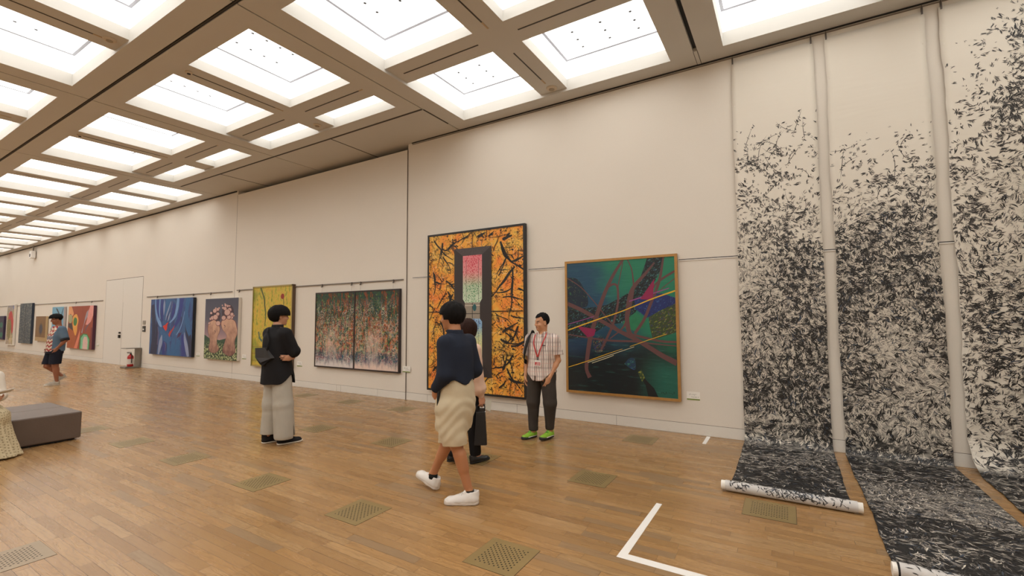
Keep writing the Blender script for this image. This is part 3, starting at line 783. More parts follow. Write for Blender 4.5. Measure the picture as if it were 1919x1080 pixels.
for fp in (fLp, fRp):
    cx = sum(p[0] for p in fp) / len(fp); cy = sum(p[1] for p in fp) / len(fp)
    cv.poly([((cx + (p[0]-cx)*1.08)*K, cy + (p[1]-cy)*1.03) for p in fp], FD, True)
    cv.poly([(p[0]*K, p[1]) for p in fp], FL, True)
for u, v, r in [(0.825, 0.711, 14), (0.578, 0.901, 10), (0.504, 0.881, 10), (0.708, 0.867, 12), (0.773, 0.68, 22), (0.653, 0.868, 18), (0.526, 0.839, 16), (0.597, 0.879, 18), (0.582, 0.827, 25), (0.779, 0.732, 24), (0.712, 0.805, 28), (0.701, 0.686, 30), (0.554, 0.676, 32), (0.65, 0.764, 45),
                (0.139, 0.586, 16), (0.317, 0.837, 12), (0.413, 0.835, 14), (0.173, 0.661, 18), (0.186, 0.758, 18), (0.376, 0.815, 22), (0.291, 0.794, 30), (0.381, 0.74, 25), (0.4, 0.587, 35), (0.231, 0.677, 28), (0.317, 0.688, 38)]:
    ru, rv = r * 0.00225, r * 0.00125
    cv.blob(u*K, v, ru, rv, FD); cv.blob((u - 0.006)*K, v + 0.004, ru*0.82, rv*0.85, FT)
for q in ([(0.57, 0.56, 8), (0.60, 0.545, 8), (0.585, 0.52, 6)], [(0.30, 0.47, 8), (0.325, 0.45, 8), (0.31, 0.42, 6)]): cv.ribbon([(a*K, b_, c) for a, b_, c in q], paint('wound', (80, 60, 66)), 0.003)
fin()

# ---- blue flowing folds with red flashes
def blue_mat():
    t = NT('paint_blue_ground', 0.45)
    u, v, x, z = uvn(t, 2.75, 1.74)
    wob = t.noise(t.vec(x, z), 1.6, 2.0)
    n = t.noise(t.vec(x * 2.0 + wob * 1.6, z * 0.5), 2.4, 3.0, 0.5, 0.4)
    t.color(t.ramp(n, [(0.30, lin(16, 32, 70)), (0.44, lin(26, 62, 126)), (0.54, lin(34, 92, 142)), (0.66, lin(24, 46, 112)), (0.8, lin(64, 120, 176))]))
    return t.mat
root, (cv,), fin = painting('wide blue painting of flowing folds with small red flashes', -17.56, -14.80, 0.487, 2.228, 6.50, base=blue_mat(), side=plain('canvas_edge_navy', lin(22, 26, 38), 0.6))
LB, MBl, DB, NV, WB = paint('light_blue', (110, 150, 200)), paint('teal_blue', (36, 96, 148)), paint('deep_blue', (30, 50, 130)), paint('navy', (18, 34, 72)), paint('grey_blue', (140, 152, 184))
S_ = 0.0042
for m, w_, ps in ((NV, 1.2, [[(0.043, 0.9, 40), (0.09, 0.58, 50), (0.10, 0.286, 50), (0.09, 0.0, 70)]]), (NV, 1.0, [[(0.842, 0.8, 20), (0.90, 0.45, 60), (0.96, 0.25, 60), (0.99, 0.0, 60)], [(0.16, 0.55, 20), (0.19, 0.35, 50), (0.15, 0.0, 60)]]),
        (MBl, 1.0, [[(0.894, 1.0, 60), (0.863, 0.744, 50), (0.9, 0.527, 60), (0.961, 0.368, 40)], [(0.43, 1.0, 70), (0.42, 0.85, 80), (0.40, 0.70, 40)], [(0.275, 0.442, 40), (0.348, 0.352, 60), (0.44, 0.286, 50), (0.541, 0.29, 30)], [(0.439, 0.309, 30), (0.475, 0.186, 40), (0.492, 0.0, 50)], [(0.71, 0.284, 50), (0.683, 0.141, 60), (0.683, 0.0, 70)], [(0.60, 0.30, 40), (0.58, 0.15, 60), (0.58, 0.0, 60)]]),
        (DB, 1.0, [[(0.75, 1.0, 60), (0.73, 0.8, 50), (0.68, 0.62, 40), (0.60, 0.50, 20)], [(0.787, 0.374, 30), (0.81, 0.201, 50), (0.833, 0.0, 60)], [(0.17, 1.0, 30), (0.19, 0.8, 40), (0.24, 0.6, 20)], [(0.29, 1.0, 30), (0.28, 0.8, 36), (0.31, 0.6, 20)], [(0.58, 0.9, 30), (0.56, 0.75, 36), (0.52, 0.62, 20)], [(0.36, 0.25, 20), (0.37, 0.12, 40), (0.36, 0.0, 40)]]),
        (LB, 0.75, [[(0.112, 1.0, 20), (0.13, 0.815, 28), (0.178, 0.662, 40), (0.245, 0.557, 50), (0.294, 0.5, 14)], [(0.228, 1.0, 22), (0.223, 0.812, 26), (0.248, 0.638, 16)], [(0.667, 1.0, 44), (0.653, 0.858, 50), (0.618, 0.714, 40), (0.565, 0.637, 24), (0.483, 0.569, 10)], [(0.822, 0.766, 8), (0.789, 0.614, 12), (0.729, 0.46, 14), (0.651, 0.359, 8)]]),
        (WB, 1.0, [[(0.342, 0.983, 4), (0.34, 0.89, 28), (0.338, 0.798, 22), (0.335, 0.706, 4)], [(0.499, 0.948, 6), (0.454, 0.83, 16), (0.409, 0.717, 16), (0.385, 0.614, 4)], [(0.494, 0.761, 4), (0.463, 0.671, 18), (0.438, 0.592, 5)], [(0.31, 0.35, 10), (0.29, 0.236, 50), (0.263, 0.12, 40), (0.24, 0.0, 20)], [(0.834, 0.41, 6), (0.852, 0.289, 32), (0.895, 0.151, 44), (0.935, 0.0, 30)]]),
        (paint('mauve', (96, 84, 128)), 0.8, [[(0.195, 0.499, 8), (0.217, 0.383, 16), (0.206, 0.174, 14)], [(0.37, 0.227, 8), (0.409, 0.183, 14), (0.4, 0.07, 10)], [(0.53, 0.95, 10), (0.52, 0.85, 16), (0.50, 0.75, 10)]])):
    for p in ps: cv.ribbon(p, m, S_ * w_)
RD = paint('signal_red', (208, 48, 36), 0.12)
cv.poly([(0.324, 0.511), (0.382, 0.535), (0.424, 0.569), (0.46, 0.58), (0.434, 0.535), (0.43, 0.467), (0.403, 0.421), (0.356, 0.466)], RD)
cv.poly([(0.613, 0.536), (0.588, 0.469), (0.549, 0.413), (0.509, 0.356), (0.497, 0.311), (0.465, 0.366), (0.491, 0.412), (0.546, 0.457)], paint('coral', (176, 54, 56), 0.12))
cv.poly([(0.704, 0.394), (0.772, 0.406), (0.735, 0.34), (0.667, 0.305)], paint('plum', (70, 30, 80)))
fin()

# ---- far paintings
root, (cv,), fin = painting('rust-orange painting with curving pale and green forms, near the door', -25.10, -22.42, 0.455, 2.128, 6.49, base=paint('rust', (150, 62, 34), 0.2, 3.0), side=plain('canvas_edge_plum', lin(76, 34, 52), 0.6))
K = 1.0 / 0.93
def KP(ps): return [(p[0]*K, p[1]) for p in ps]
PCH, PNK, MNT, GRN, GRY = paint('peach', (228, 160, 110)), paint('pink', (226, 150, 140)), paint('mint', (120, 190, 150)), paint('leaf', (52, 120, 56)), paint('grey_lilac', (160, 150, 160))
cv.poly(KP([(0.031, 0.49), (0.286, 0.377), (0.339, 0.249), (0.307, 0.145), (0.277, 0), (0, 0), (0, 0.5)]), paint('brown_orange', (166, 84, 40), 0.15))
cv.poly(KP([(0.873, 0.5), (0.929, 0.5), (0.93, 0), (0.80, 0), (0.872, 0.242)]), paint('maroon', (112, 34, 38)))
cv.poly(KP([(0.012, 0.583), (0.14, 0.596), (0.19, 0.505), (0.21, 0.42), (0.019, 0.503)]), paint('charcoal', (50, 42, 44)))
cv.poly(KP([(0, 1), (0.105, 1), (0.176, 0.898), (0.206, 0.806), (0.125, 0.754), (0.098, 0.82), (0, 0.795)]), PCH, True)
cv.poly(KP([(0.014, 0.795), (0.132, 0.794), (0.174, 0.688), (0.118, 0.596), (0.018, 0.636)]), paint('sage', (168, 164, 124)), True)
cv.poly(KP([(0.238, 0.792), (0.331, 0.804), (0.405, 0.662), (0.375, 0.533), (0.366, 0.404), (0.313, 0.3), (0.216, 0.453), (0.181, 0.61), (0.19, 0.741)]), paint('amber', (226, 160, 70)), True)
cv.poly(KP([(0.264, 0.74), (0.34, 0.7), (0.349, 0.597), (0.293, 0.532), (0.227, 0.571), (0.217, 0.675)]), GRN, True)
cv.poly(KP([(0.93, 1), (0.93, 0.784), (0.858, 0.636), (0.75, 0.561), (0.673, 0.561), (0.721, 0.686), (0.746, 0.849), (0.812, 1)]), PNK)
cv.poly(KP([(0.76, 0.911), (0.735, 0.749), (0.664, 0.661), (0.599, 0.51), (0.572, 0.358), (0.53, 0.382), (0.613, 0.573), (0.64, 0.724), (0.688, 0.85)]), GRY)
cv.poly(KP([(0.842, 0.611), (0.718, 0.486), (0.67, 0.36), (0.679, 0.486), (0.75, 0.561)]), paint('slate', (84, 78, 100)))
cv.poly(KP([(0.483, 0.457), (0.479, 0.279), (0.402, 0), (0.278, 0), (0.382, 0.225)]), paint('salmon', (222, 130, 100)))
cv.poly(KP([(0.498, 0.293), (0.611, 0.359), (0.749, 0.35), (0.853, 0.241), (0.843, 0), (0.482, 0)]), GRN)
cv.poly(KP([(0.53, 0.25), (0.62, 0.335), (0.74, 0.325), (0.82, 0.22), (0.815, 0), (0.53, 0)]), MNT)
cv.poly(KP([(0.605, 0.207), (0.655, 0.29), (0.743, 0.28), (0.78, 0.17), (0.775, 0), (0.602, 0)]), paint('shell_pink', (222, 186, 176)))
fin()

root, (cv,), fin = painting('small light-blue painting partly hidden behind the head of the far walker', -27.15, -25.72, 0.95, 2.135, 6.50, base=paint('sky_blue', (112, 168, 196), 0.12, 4.0), side=plain('canvas_edge_grey', lin(190, 180, 180), 0.7))
for p in ([(0.35, 0.95, 6), (0.55, 0.80, 9), (0.75, 0.55, 9), (0.80, 0.30, 6)], [(0.95, 0.95, 5), (0.85, 0.75, 7), (0.80, 0.55, 6)]): cv.ribbon(p, paint('ink_blue', (40, 52, 70)), 0.012)
fin()
root, (cv,), fin = painting('small brown painting with a dark blue oval, hanging low beside the far walker', -29.35, -27.95, 0.65, 1.75, 6.50, base=paint('tan_brown', (128, 94, 56), 0.2, 6.0), side=plain('canvas_edge_tan', lin(196, 170, 130), 0.7))
cv.poly([(0, 0), (1, 0), (1, 0.14), (0, 0.16)], paint('pale_tan', (176, 146, 104)))
cv.blob(0.55, 0.48, 0.22, 0.25, paint('mid_brown', (104, 80, 52))); cv.blob(0.55, 0.48, 0.14, 0.19, paint('oval_navy', (52, 56, 78)))
cv.ribbon([(0.55, 0.80, 1), (0.55, 0.5, 1), (0.54, 0.18, 1)], paint('stem_dark', (60, 50, 48)), 0.03)
fin()
def teal_mat():
    t = NT('paint_teal_marks', 0.5)
    x, y, z = t.sep(t.obj())
    n = t.noise(t.vec(x * 3, z * 5), 3.0, 4.0, 0.6, 1.5)
    col = t.mix(n.step(0.52, 0.60), lin(44, 62, 78), lin(140, 140, 128))
    t.color(t.mix(1.0 - x.abs().step(0.03, 0.07), col, lin(30, 40, 54)))
    return t.mat
root, (cv,), fin = painting('tall narrow slate-blue painting with pale scribbled marks', -31.90, -30.05, 0.49, 2.38, 6.50, base=teal_mat(), side=plain('canvas_edge_slate', lin(40, 50, 66), 0.6)); fin()
def parrot_mat():
    t = NT('paint_pale_red_forms', 0.5)
    x, y, z = t.sep(t.obj())
    n = t.noise(t.vec(x * 2.5, z * 1.3), 2.0, 3.0, 0.6, 1.0)
    col = t.ramp(n, [(0.3, lin(214, 204, 190)), (0.46, lin(176, 160, 110)), (0.52, lin(120, 110, 80)), (0.6, lin(196, 176, 170))])
    t.color(t.mix((z - 1.5).step(0.0, 0.4) * n.step(0.4, 0.6), col, lin(120, 130, 176)))
    return t.mat
root, (cv,), fin = painting('tall white-edged painting with a red feathered form', -34.15, -32.85, 0.33, 2.37, 6.50, frame=plain('frame_white', lin(226, 218, 206), 0.6), fw=0.05, base=parrot_mat(), side=M_BASE)
cv.poly([(0.25, 0.80), (0.55, 0.86), (0.85, 0.72), (0.98, 0.5), (0.92, 0.30), (0.75, 0.30), (0.60, 0.50), (0.2, 0.6)], paint('crimson', (186, 56, 58), 0.2), True)
cv.poly([(0.1, 0.62), (0.5, 0.64), (0.7, 0.45), (0.55, 0.2), (0.35, 0.1), (0.1, 0.3)], flecked('paint_olive_feather', (120, 116, 70), [(70, 90, 50), (190, 150, 90)], 0.5), True)
cv.blob(0.62, 0.10, 0.2, 0.07, paint('beige', (206, 186, 150)))
fin()
root, (cv,), fin = painting('dark purple painting with green patches, farthest at the left edge', -36.3, -34.65, 0.58, 1.80, 6.50, base=paint('night_purple', (40, 34, 66), 0.3, 3.0), side=plain('canvas_edge_violet', lin(46, 28, 62), 0.6))
for u, v in ((0.75, 0.62), (0.8, 0.2), (0.4, 0.5), (0.3, 0.25)): cv.blob(u, v, 0.16, 0.12, paint('emerald', (36, 110, 90)))
fin()

# ---- hooks and cords on the rails
M_HOOK = plain('hook_metal', lin(90, 82, 76), 0.4, 0.6)
hook = None
for x, z, y, l, lab in ((-9.0, 2.355, WALL_Y - 0.037, 0.17, 'rail hook holding the left corner of the two-panel painting'), (-8.0, 2.355, WALL_Y - 0.037, 0.17, 'rail hook left of the middle bar of the two-panel painting'),
        (-7.72, 2.355, WALL_Y - 0.037, 0.17, 'rail hook right of the middle bar of the two-panel painting'), (-6.75, 2.355, WALL_Y - 0.037, 0.17, 'rail hook holding the right corner of the two-panel painting'),
        (-17.3, 2.33, WALL_Y - 0.027, 0.09, 'rail hook above the left corner of the blue painting'), (-14.95, 2.33, WALL_Y - 0.027, 0.09, 'rail hook above the right corner of the blue painting'),
        (-13.95, 2.33, WALL_Y - 0.027, 0.17, 'rail hook above the left corner of the feet painting'), (-12.45, 2.355, WALL_Y - 0.037, 0.19, 'rail hook above the right corner of the feet painting'),
        (-22.9, 2.30, WALL_Y - 0.027, 0.16, 'rail hook above the right corner of the rust-orange painting'), (-24.6, 2.30, WALL_Y - 0.027, 0.16, 'rail hook above the left corner of the rust-orange painting')):
    t = thing('rail_hook', lab, 'hook', (x, y, z), 0, 'hooks on the picture rail')
    if hook is None:
        q = MB(); q.box((-0.012, -0.012, -0.055), (0.012, 0.002, 0.014)); q.box((-0.012, -0.03, -0.06), (0.012, -0.008, -0.045)); h1 = q.build('clip', M_HOOK, t, bevel=0.002)
        q = MB(); q.cyl((0, -0.012, -0.05), (0, -0.012, -0.17), 0.0012, 6); h2 = q.build('cord', M_HOOK, t); hook = (h1, h2)
    else:
        for o in hook:
            c = o.copy(); COL.objects.link(c); c.parent = t

# ---- caption cards
M_CARD = plain('card_white', lin(238, 234, 226), 0.6, var=0.02)
M_INK = plain('card_print', lin(70, 66, 60), 0.7); M_GSTRIP = plain('card_green_strip', lin(120, 140, 60), 0.6)
def card(x, z, y, w, h, label, strip=True):
    t = thing('caption_card', label, 'caption card', (x, y, z), 0, 'caption cards beside the paintings')
    q = MB(); q.box((-w/2, -0.004, 0), (w/2, 0, h)); q.build('board', M_CARD, t)
    q = MB(); r_ = random.Random(int(x * 10))
    for row, (a0, a1) in enumerate(((-0.30, 0.22), (-0.15, 0.38))):
        zz = h * (0.66 - 0.27 * row); u = a0
        while u < a1:                        # small printed characters: a few strokes each
            cw = 0.075
            for _ in range(3):
                xx = (u + r_.uniform(0, cw*0.6)) * w; z2 = zz + r_.uniform(-0.06, 0.06) * h
                if r_.random() < 0.5: q.box((xx, -0.0046, z2), (xx + cw*0.5*w, -0.004, z2 + 0.016*h), 0)
                else: q.box((xx, -0.0046, z2 - 0.05*h), (xx + 0.012*w, -0.004, z2 + 0.07*h), 0)
            u += cw * 1.25
    if strip: q.box((-w/2 * 0.98, -0.0046, 0.01*h), (w/2 * 0.98, -0.004, 0.16*h), 1)
    q.build('print', [M_INK, M_GSTRIP], t)
card(-1.12, 0.46, WALL_Y, 0.17, 0.11, 'white caption card right of the green abstract painting')
card(-6.40, 0.53, WALL_Y - 0.016, 0.20, 0.12, 'white caption card right of the two-panel painting')
card(-9.80, 0.47, WALL_Y - 0.016, 0.20, 0.12, 'white caption card right of the yellow painting')
card(-12.16, 0.54, WALL_Y - 0.016, 0.20, 0.12, 'white caption card right of the feet painting')
card(-14.60, 0.52, WALL_Y - 0.006, 0.20, 0.10, 'white caption card right of the blue painting')
card(-22.16, 0.60, WALL_Y - 0.006, 0.22, 0.10, 'white caption card right of the rust-orange painting')
# ------------------------------------------------------------------ small things at the wall
t = thing('wall_switch', 'small grey switch plate beside the flush door', 'switch', (-18.26, WALL_Y - 0.006, 1.42))
q = MB(); q.box((-0.10, -0.012, 0), (0.10, 0, 0.13)); q.build('plate', plain('switch_grey', lin(150, 142, 130), 0.5), t, bevel=0.003)
t = thing('card_reader', 'small dark wall box under the switch plate beside the flush door', 'wall box', (-18.23, WALL_Y - 0.006, 1.18))
q = MB(); q.box((-0.09, -0.03, 0), (0.09, 0, 0.19)); q.build('body', plain('box_dark', lin(60, 58, 54), 0.5), t, bevel=0.005)
q = MB(); q.box((-0.05, -0.032, 0.06), (0.05, -0.029, 0.10)); q.build('slot', M_BASE, t)

M_STEEL = plain('stand_grey_metal', lin(128, 122, 112), 0.4, 0.4)
t = thing('extinguisher_stand', 'grey metal open stand around the fire extinguisher', 'stand', (-18.55, 6.37, 0.001))
q = MB(); q.box((-0.21, -0.20, 0), (0.21, 0.21, 0.05)); q.build('base', M_STEEL, t, bevel=0.004)
q = MB(); q.box((-0.21, 0.17, 0.05), (0.21, 0.21, 0.63)); q.build('back_panel', M_STEEL, t)
q = MB(); q.box((-0.21, -0.20, 0.63), (0.21, 0.21, 0.65)); q.build('top_shelf', M_STEEL, t, bevel=0.004)
t = thing('fire_extinguisher', 'red fire extinguisher with white label on the grey stand', 'fire extinguisher', (-18.45, 6.33, 0.052))
M_RED = plain('extinguisher_red', lin(176, 30, 32), 0.3, var=0.03)
q = MB(); q.lathe([(0.075, 0), (0.085, 0.015), (0.085, 0.30), (0.075, 0.345), (0.045, 0.375), (0.028, 0.385), (0.028, 0.40)], 20); q.build('cylinder', M_RED, t, smooth=True)
q = MB(); q.lathe([(0.0862, 0.08), (0.0865, 0.09), (0.0865, 0.24), (0.0862, 0.25)], 20); q.build('label', plain('label_white', lin(214, 206, 196), 0.6), t)
q = MB(); q.box((-0.02, -0.02, 0.40), (0.02, 0.02, 0.43)); q.box((-0.012, -0.09, 0.43), (0.012, 0.03, 0.445)); q.box((-0.012, -0.10, 0.46), (0.012, 0.02, 0.475)); q.build('valve', plain('valve_black', lin(40, 38, 38), 0.5), t)
q = MB(); q.tube([(0.02, 0, 0.41), (0.08, 0.0, 0.41), (0.105, 0, 0.34), (0.10, 0, 0.20), (0.10, 0.0, 0.12)], 0.011, 8); q.build('hose', plain('hose_black', lin(30, 30, 30), 0.6), t, smooth=True)

t = thing('surveillance_camera', 'small white box camera hanging under the ceiling at the far left', 'camera', (-30.4, 6.50, 4.50))
q = MB(); q.box((-0.16, -0.10, 0), (0.16, 0.06, 0.34)); q.build('housing', plain('camera_white', lin(236, 232, 226), 0.5), t, bevel=0.01)
q = MB(); q.box((-0.03, -0.02, 0.34), (0.03, 0.03, 0.60)); q.build('bracket', M_STEEL, t)
q = MB(); q.box((-0.07, -0.105, 0.06), (0.07, -0.099, 0.20)); q.build('lens_window', M_DARK, t)

# ------------------------------------------------------------------ ink scrolls, hung from the ceiling edge and running out on the floor
def fourier(seed, freq, n=14, aniso=1.0):
    """smooth random field of (x, s) with values around 0 +- 1"""
    r = np.random.RandomState(seed); a = r.uniform(0, 6.283, n); f = freq * r.uniform(0.5, 1.6, n); ph = r.uniform(0, 6.283, n)
    return lambda x, s: sum(np.sin(f[i]*(x*math.cos(a[i])*aniso + s*math.sin(a[i])) + ph[i]) for i in range(n)) * math.sqrt(2.0/n) * 0.7

def paper_mat(name, d_pts, seed, edge):
    """the paper with the ink wash that lies under the brush marks"""
    t = NT(name, 0.65)
    x, s, _ = t.sep(t.uv())
    lo, hi = d_pts[0][0], d_pts[-1][0]
    D = t.sep(t.ramp((s - lo) / (hi - lo), [((p - lo) / (hi - lo), (d, d, d)) for p, d in d_pts]))[0]
    if edge: D = D + (x - edge[0]) * edge[1]
    wash = t.noise(t.vec(x + seed * 2, s * 1.3), 6.0, 4.0, 0.65, 0.5)
    big = t.noise(t.vec(x - seed, s), 2.2, 2.0)
    ink = (D + (big - 0.5) * 0.5 + (wash - 0.5) * 0.9).step(0.62, 1.12)
    fl = 1.0 - s.step(-0.10, 0.04)
    inkc = t.mix(t.noise(t.vec(x - seed, s + 5.0), 1.8, 2.0).step(0.56, 0.72) * 0.7, lin(40, 39, 39), lin(66, 76, 90))
    inkc = t.mix(fl, inkc, lin(24, 23, 24))
    pap = t.mix(t.noise(t.vec(x, s), 1.2, 3.0), lin(222, 214, 200), lin(231, 224, 211))
    t.color(t.mix((ink * 0.92).max(fl).clamp(), pap, inkc))
    t.bump(t.noise(t.vec(x * 0.6, s * 3.0), 2.2, 2.0), 0.010, 0.5)
    return t.mat
INKS = [paint('ink_black', (24, 23, 23), 0.1), paint('ink_soot', (38, 36, 36), 0.1), paint('ink_grey', (72, 69, 67), 0.1), paint('ink_slate', (58, 68, 82), 0.12),
        paint('bare_paper', (220, 212, 198), 0.04), paint('ink_pale', (150, 143, 134), 0.08), paint('ink_mid', (104, 99, 94), 0.1)]

M_PAPER = plain('scroll_core_paper', lin(238, 233, 224), 0.6, var=0.02)
def scroll(label, name, x0, x1, ztop, d_pts, yend, curl, roll_r, wob, seed, n_dark, n_light, edge=None, roll_over=0.06, twigs=0, flecks=((-3.0, 0.05, 0.6),)):
    """paper strip with (across, along) coordinates in metres: along = height on the wall, negative on the floor; brush marks lie on it"""
    mat = paper_mat('paper_' + name, d_pts, seed, edge)
    root = thing('ink_scroll', label, 'scroll painting', ((x0 + x1)/2, WALL_Y - 0.02, 0.0))
    w = x1 - x0; yw = -0.004
    path = []                                     # (y, z, s)
    n = 60
    for i in range(n + 1):
        z = ztop + (curl - ztop) * i / n; path.append((yw - 0.012 * math.sin(PI * i / n), z, z))
    for i in range(1, 15):
        a = PI/2 * i / 14
        path.append((yw - curl + curl * math.cos(a), curl - curl * math.sin(a) + 0.004, curl - a * curl))
    s0 = path[-1][2]; ye = yend - (WALL_Y - 0.02)
    m = max(8, int((yw - curl - ye) / 0.06))
    for i in range(1, m + 1):
        y = (yw - curl) + (ye - (yw - curl)) * i / m
        path.append((y, 0.004 + 0.005 * (0.5 + 0.5 * math.sin(i * 1.3 + seed)) * (1 if i < m else 0), s0 - ((yw - curl) - y)))
    s_end = path[-1][2]
    if roll_r > 0:
        for i in range(1, 27):                    # one turn onto the roll
            a = 2 * PI * i / 24 * 0.92
            path.append((ye - roll_r * math.sin(a), roll_r - roll_r * math.cos(a) + 0.004, path[-1][2] - 2 * PI / 24 * 0.92 * roll_r))
    PA = np.array(path)[::-1]                     # increasing s
    rw = random.Random(seed); ph = [rw.uniform(0, 6.28) for _ in range(6)]
    def place(u, s, lift):
        """u 0..1 across, s along -> points on the paper, lifted off its face"""
        y = np.interp(s, PA[:, 2], PA[:, 0]); z = np.interp(s, PA[:, 2], PA[:, 1])
        ds = 0.004; ty = (np.interp(s + ds, PA[:, 2], PA[:, 0]) - np.interp(s - ds, PA[:, 2], PA[:, 0])); tz = (np.interp(s + ds, PA[:, 2], PA[:, 1]) - np.interp(s - ds, PA[:, 2], PA[:, 1]))
        L = np.hypot(ty, tz) + 1e-9; ny, nz = -tz/L, ty/L
        e0 = wob * (np.sin(s*9 + ph[0])*0.5 + np.sin(s*23 + ph[1])*0.35 + np.sin(s*3.1 + ph[2])); e1 = wob * (np.sin(s*8 + ph[3])*0.5 + np.sin(s*21 + ph[4])*0.35 + np.sin(s*2.7 + ph[5]))
        rip = np.abs(0.004 * np.sin(s*14 + 5*u + ph[0]) * np.clip(np.abs(u - 0.5)*2 - 0.7, 0, 1) / 0.3)
        return np.stack([-w/2 + w*u + e0*(1 - u) + e1*u, y + ny*(lift + rip), z + nz*(lift + rip)], -1)
    # --- the sheet: two faces 1 mm apart
    NX = 16; rows = np.array([p[2] for p in path]); U, S = np.meshgrid(np.linspace(0, 1, NX + 1), rows)
    front = place(U.ravel(), S.ravel(), 0.0); backf = place(U.ravel(), S.ravel(), -0.001)
    nv = len(front); q = []
    for j in range(len(rows) - 1):
        for i in range(NX): q.append((j*(NX+1)+i, (j+1)*(NX+1)+i, (j+1)*(NX+1)+i+1, j*(NX+1)+i+1))
    q = np.array(q); qb = q[:, ::-1] + nv
    rim = []
    for j in range(len(rows) - 1):
        a, b_ = j*(NX+1), (j+1)*(NX+1); rim += [(a, a+nv, b_+nv, b_), (a+NX, b_+NX, b_+NX+nv, a+NX+nv)]
    rim += [(i, i+1, i+1+nv, i+nv) for i in range(NX)]
    V = [front, backf]; Fq = [q, qb, np.array(rim)]; MI = [np.zeros(len(q) + len(qb) + len(rim), int)]
    uvs = [np.stack([U.ravel()*w + x0, S.ravel()], -1)]*2
    base = 2 * nv
    # --- brush marks
    R = np.random.RandomState(seed*7 + 1)
    dp = np.array(d_pts); cl1, cl2, flow = fourier(seed, 5.0), fourier(seed + 50, 15.0), fourier(seed + 90, 4.0)
    def dens(x, s):
        d = np.interp(s, dp[:, 0], dp[:, 1])
        if edge: d = d + (x - edge[0]) * edge[1] * (s > 0.2)
        return np.clip(d, 0, 1)
    def marks(x, s, ang, L, W, bend, lift, mi):
        """leaf-shaped strokes: 5 stations along a bent spine"""
        nonlocal base
        k = len(x)
        if k == 0: return
        t = np.linspace(-0.5, 0.5, 6)[None, :]; prof = np.array([0.06, 0.72, 1.0, 0.86, 0.50, 0.04])[None, :]
        lx = L[:, None]*t; ly = bend[:, None]*L[:, None]*(t*t - 0.1)
        dx = np.ones_like(t)*L[:, None]; dy = 2*bend[:, None]*L[:, None]*t; dn = np.hypot(dx, dy); nx_, ny_ = -dy/dn, dx/dn
        pts = []
        for sg in (-0.5, 0.5):
            px, py = lx + sg*W[:, None]*prof*nx_, ly + sg*W[:, None]*prof*ny_
            ca, sa = np.cos(ang)[:, None], np.sin(ang)[:, None]
            pts.append((x[:, None] + px*ca - py*sa, s[:, None] + px*sa + py*ca))
        X = np.stack([pts[0][0], pts[1][0]], 2).reshape(k, 12); Sx = np.stack([pts[0][1], pts[1][1]], 2).reshape(k, 12)
        X = np.clip(X, x0 + 0.001, x1 - 0.001); Sx = np.clip(Sx, s_end + 0.002, ztop - 0.002)
        P = place((X.ravel() - x0)/w, Sx.ravel(), np.repeat(lift, 12))
        f = np.array([(2*i, 2*i+1, 2*i+3, 2*i+2) for i in range(5)])
        V.append(P); uvs.append(np.stack([X.ravel(), Sx.ravel()], -1))
        Fq.append((f[None] + (base + 12*np.arange(k))[:, None, None]).reshape(-1, 4)); MI.append(np.repeat(mi, 5)); base += 12*k
    def clusters(count, light, s_lo, s_hi):
        x = R.uniform(x0, x1, count); s = R.uniform(s_lo, s_hi, count); d = dens(x, s)
        c = np.clip(0.5 + 0.5*cl1(x, s), 0, 1); c2 = np.clip(0.5 + 0.6*cl2(x, s), 0, 1)
        if light: p = np.clip((d - 0.30)*2.2, 0, 1) * np.clip(1.3 - c*0.85, 0, 1) * np.where(s > 0, np.clip(s/0.35, 0.25, 1), 1)
        else: p = np.clip(d * (0.35 + 1.3*c) * (c2*(1 - d)*1.6 + d), 0, 1)
        ok = R.uniform(size=count) < p; x, s, d, c = x[ok], s[ok], d[ok], c[ok]
        k = len(x); a0 = R.normal(0, 0.55, k) + flow(x, s)*1.6 + np.where(R.uniform(size=k) < 0.5, 0, PI/3)
        onfloor = s < 0.02
        size = R.uniform(0.030, 0.092, k) * (0.50 + 0.45*d)
        for j in range(5):                        # each mark is a fan of thin brush hairs
            keep = R.uniform(size=k) < (0.95 if j < 3 else 0.6)
            an = a0 + R.normal(0, 0.22, k); off = R.normal(0, 0.16, k)*size
            xx = x - np.sin(a0)*off + np.cos(a0)*R.normal(0, 0.15, k)*size; ss = s + np.cos(a0)*off + np.sin(a0)*R.normal(0, 0.15, k)*size
            L = size*R.uniform(0.6, 1.25, k); W = L*R.uniform(0.06, 0.21, k); bend = R.normal(0, 0.45, k)
            if light:
                mi = np.where(onfloor, R.choice([5, 5, 6, 2, 3, 4], k), R.choice([4, 4, 4, 5, 5], k)); lift = R.uniform(0.0009, 0.0016, k)
            else:
                mi = np.where(d > 0.55, np.where(R.uniform(size=k) < 0.06, 3, R.choice([0, 0, 0, 1, 1, 2], k)), R.choice([0, 1, 1, 2, 2, 6], k)); lift = np.where(R.uniform(size=k) < 0.75, R.uniform(0.0003, 0.0010, k), R.uniform(0.0014, 0.0020, k))
            W = np.where(onfloor & (light > 0), W*0.7, W)
            marks(xx[keep], ss[keep], an[keep], L[keep], W[keep], bend[keep], lift[keep], mi[keep] + 1)
    top = float(dp[dp[:, 1] > 0.0, 0].max()); top = min(top + 0.05, ztop)
    clusters(int(n_dark * (top + 0.05)), 0, 0.0, top); clusters(int(n_light * 3.2), 1, 0.0, 3.2)
    for a_, b__, n_ in flecks: clusters(int(n_light * n_ * (b__ - a_)), 1, max(a_, s_end), b__)
    clusters(int(n_dark * 0.25 * -s_end), 0, s_end, 0.0)
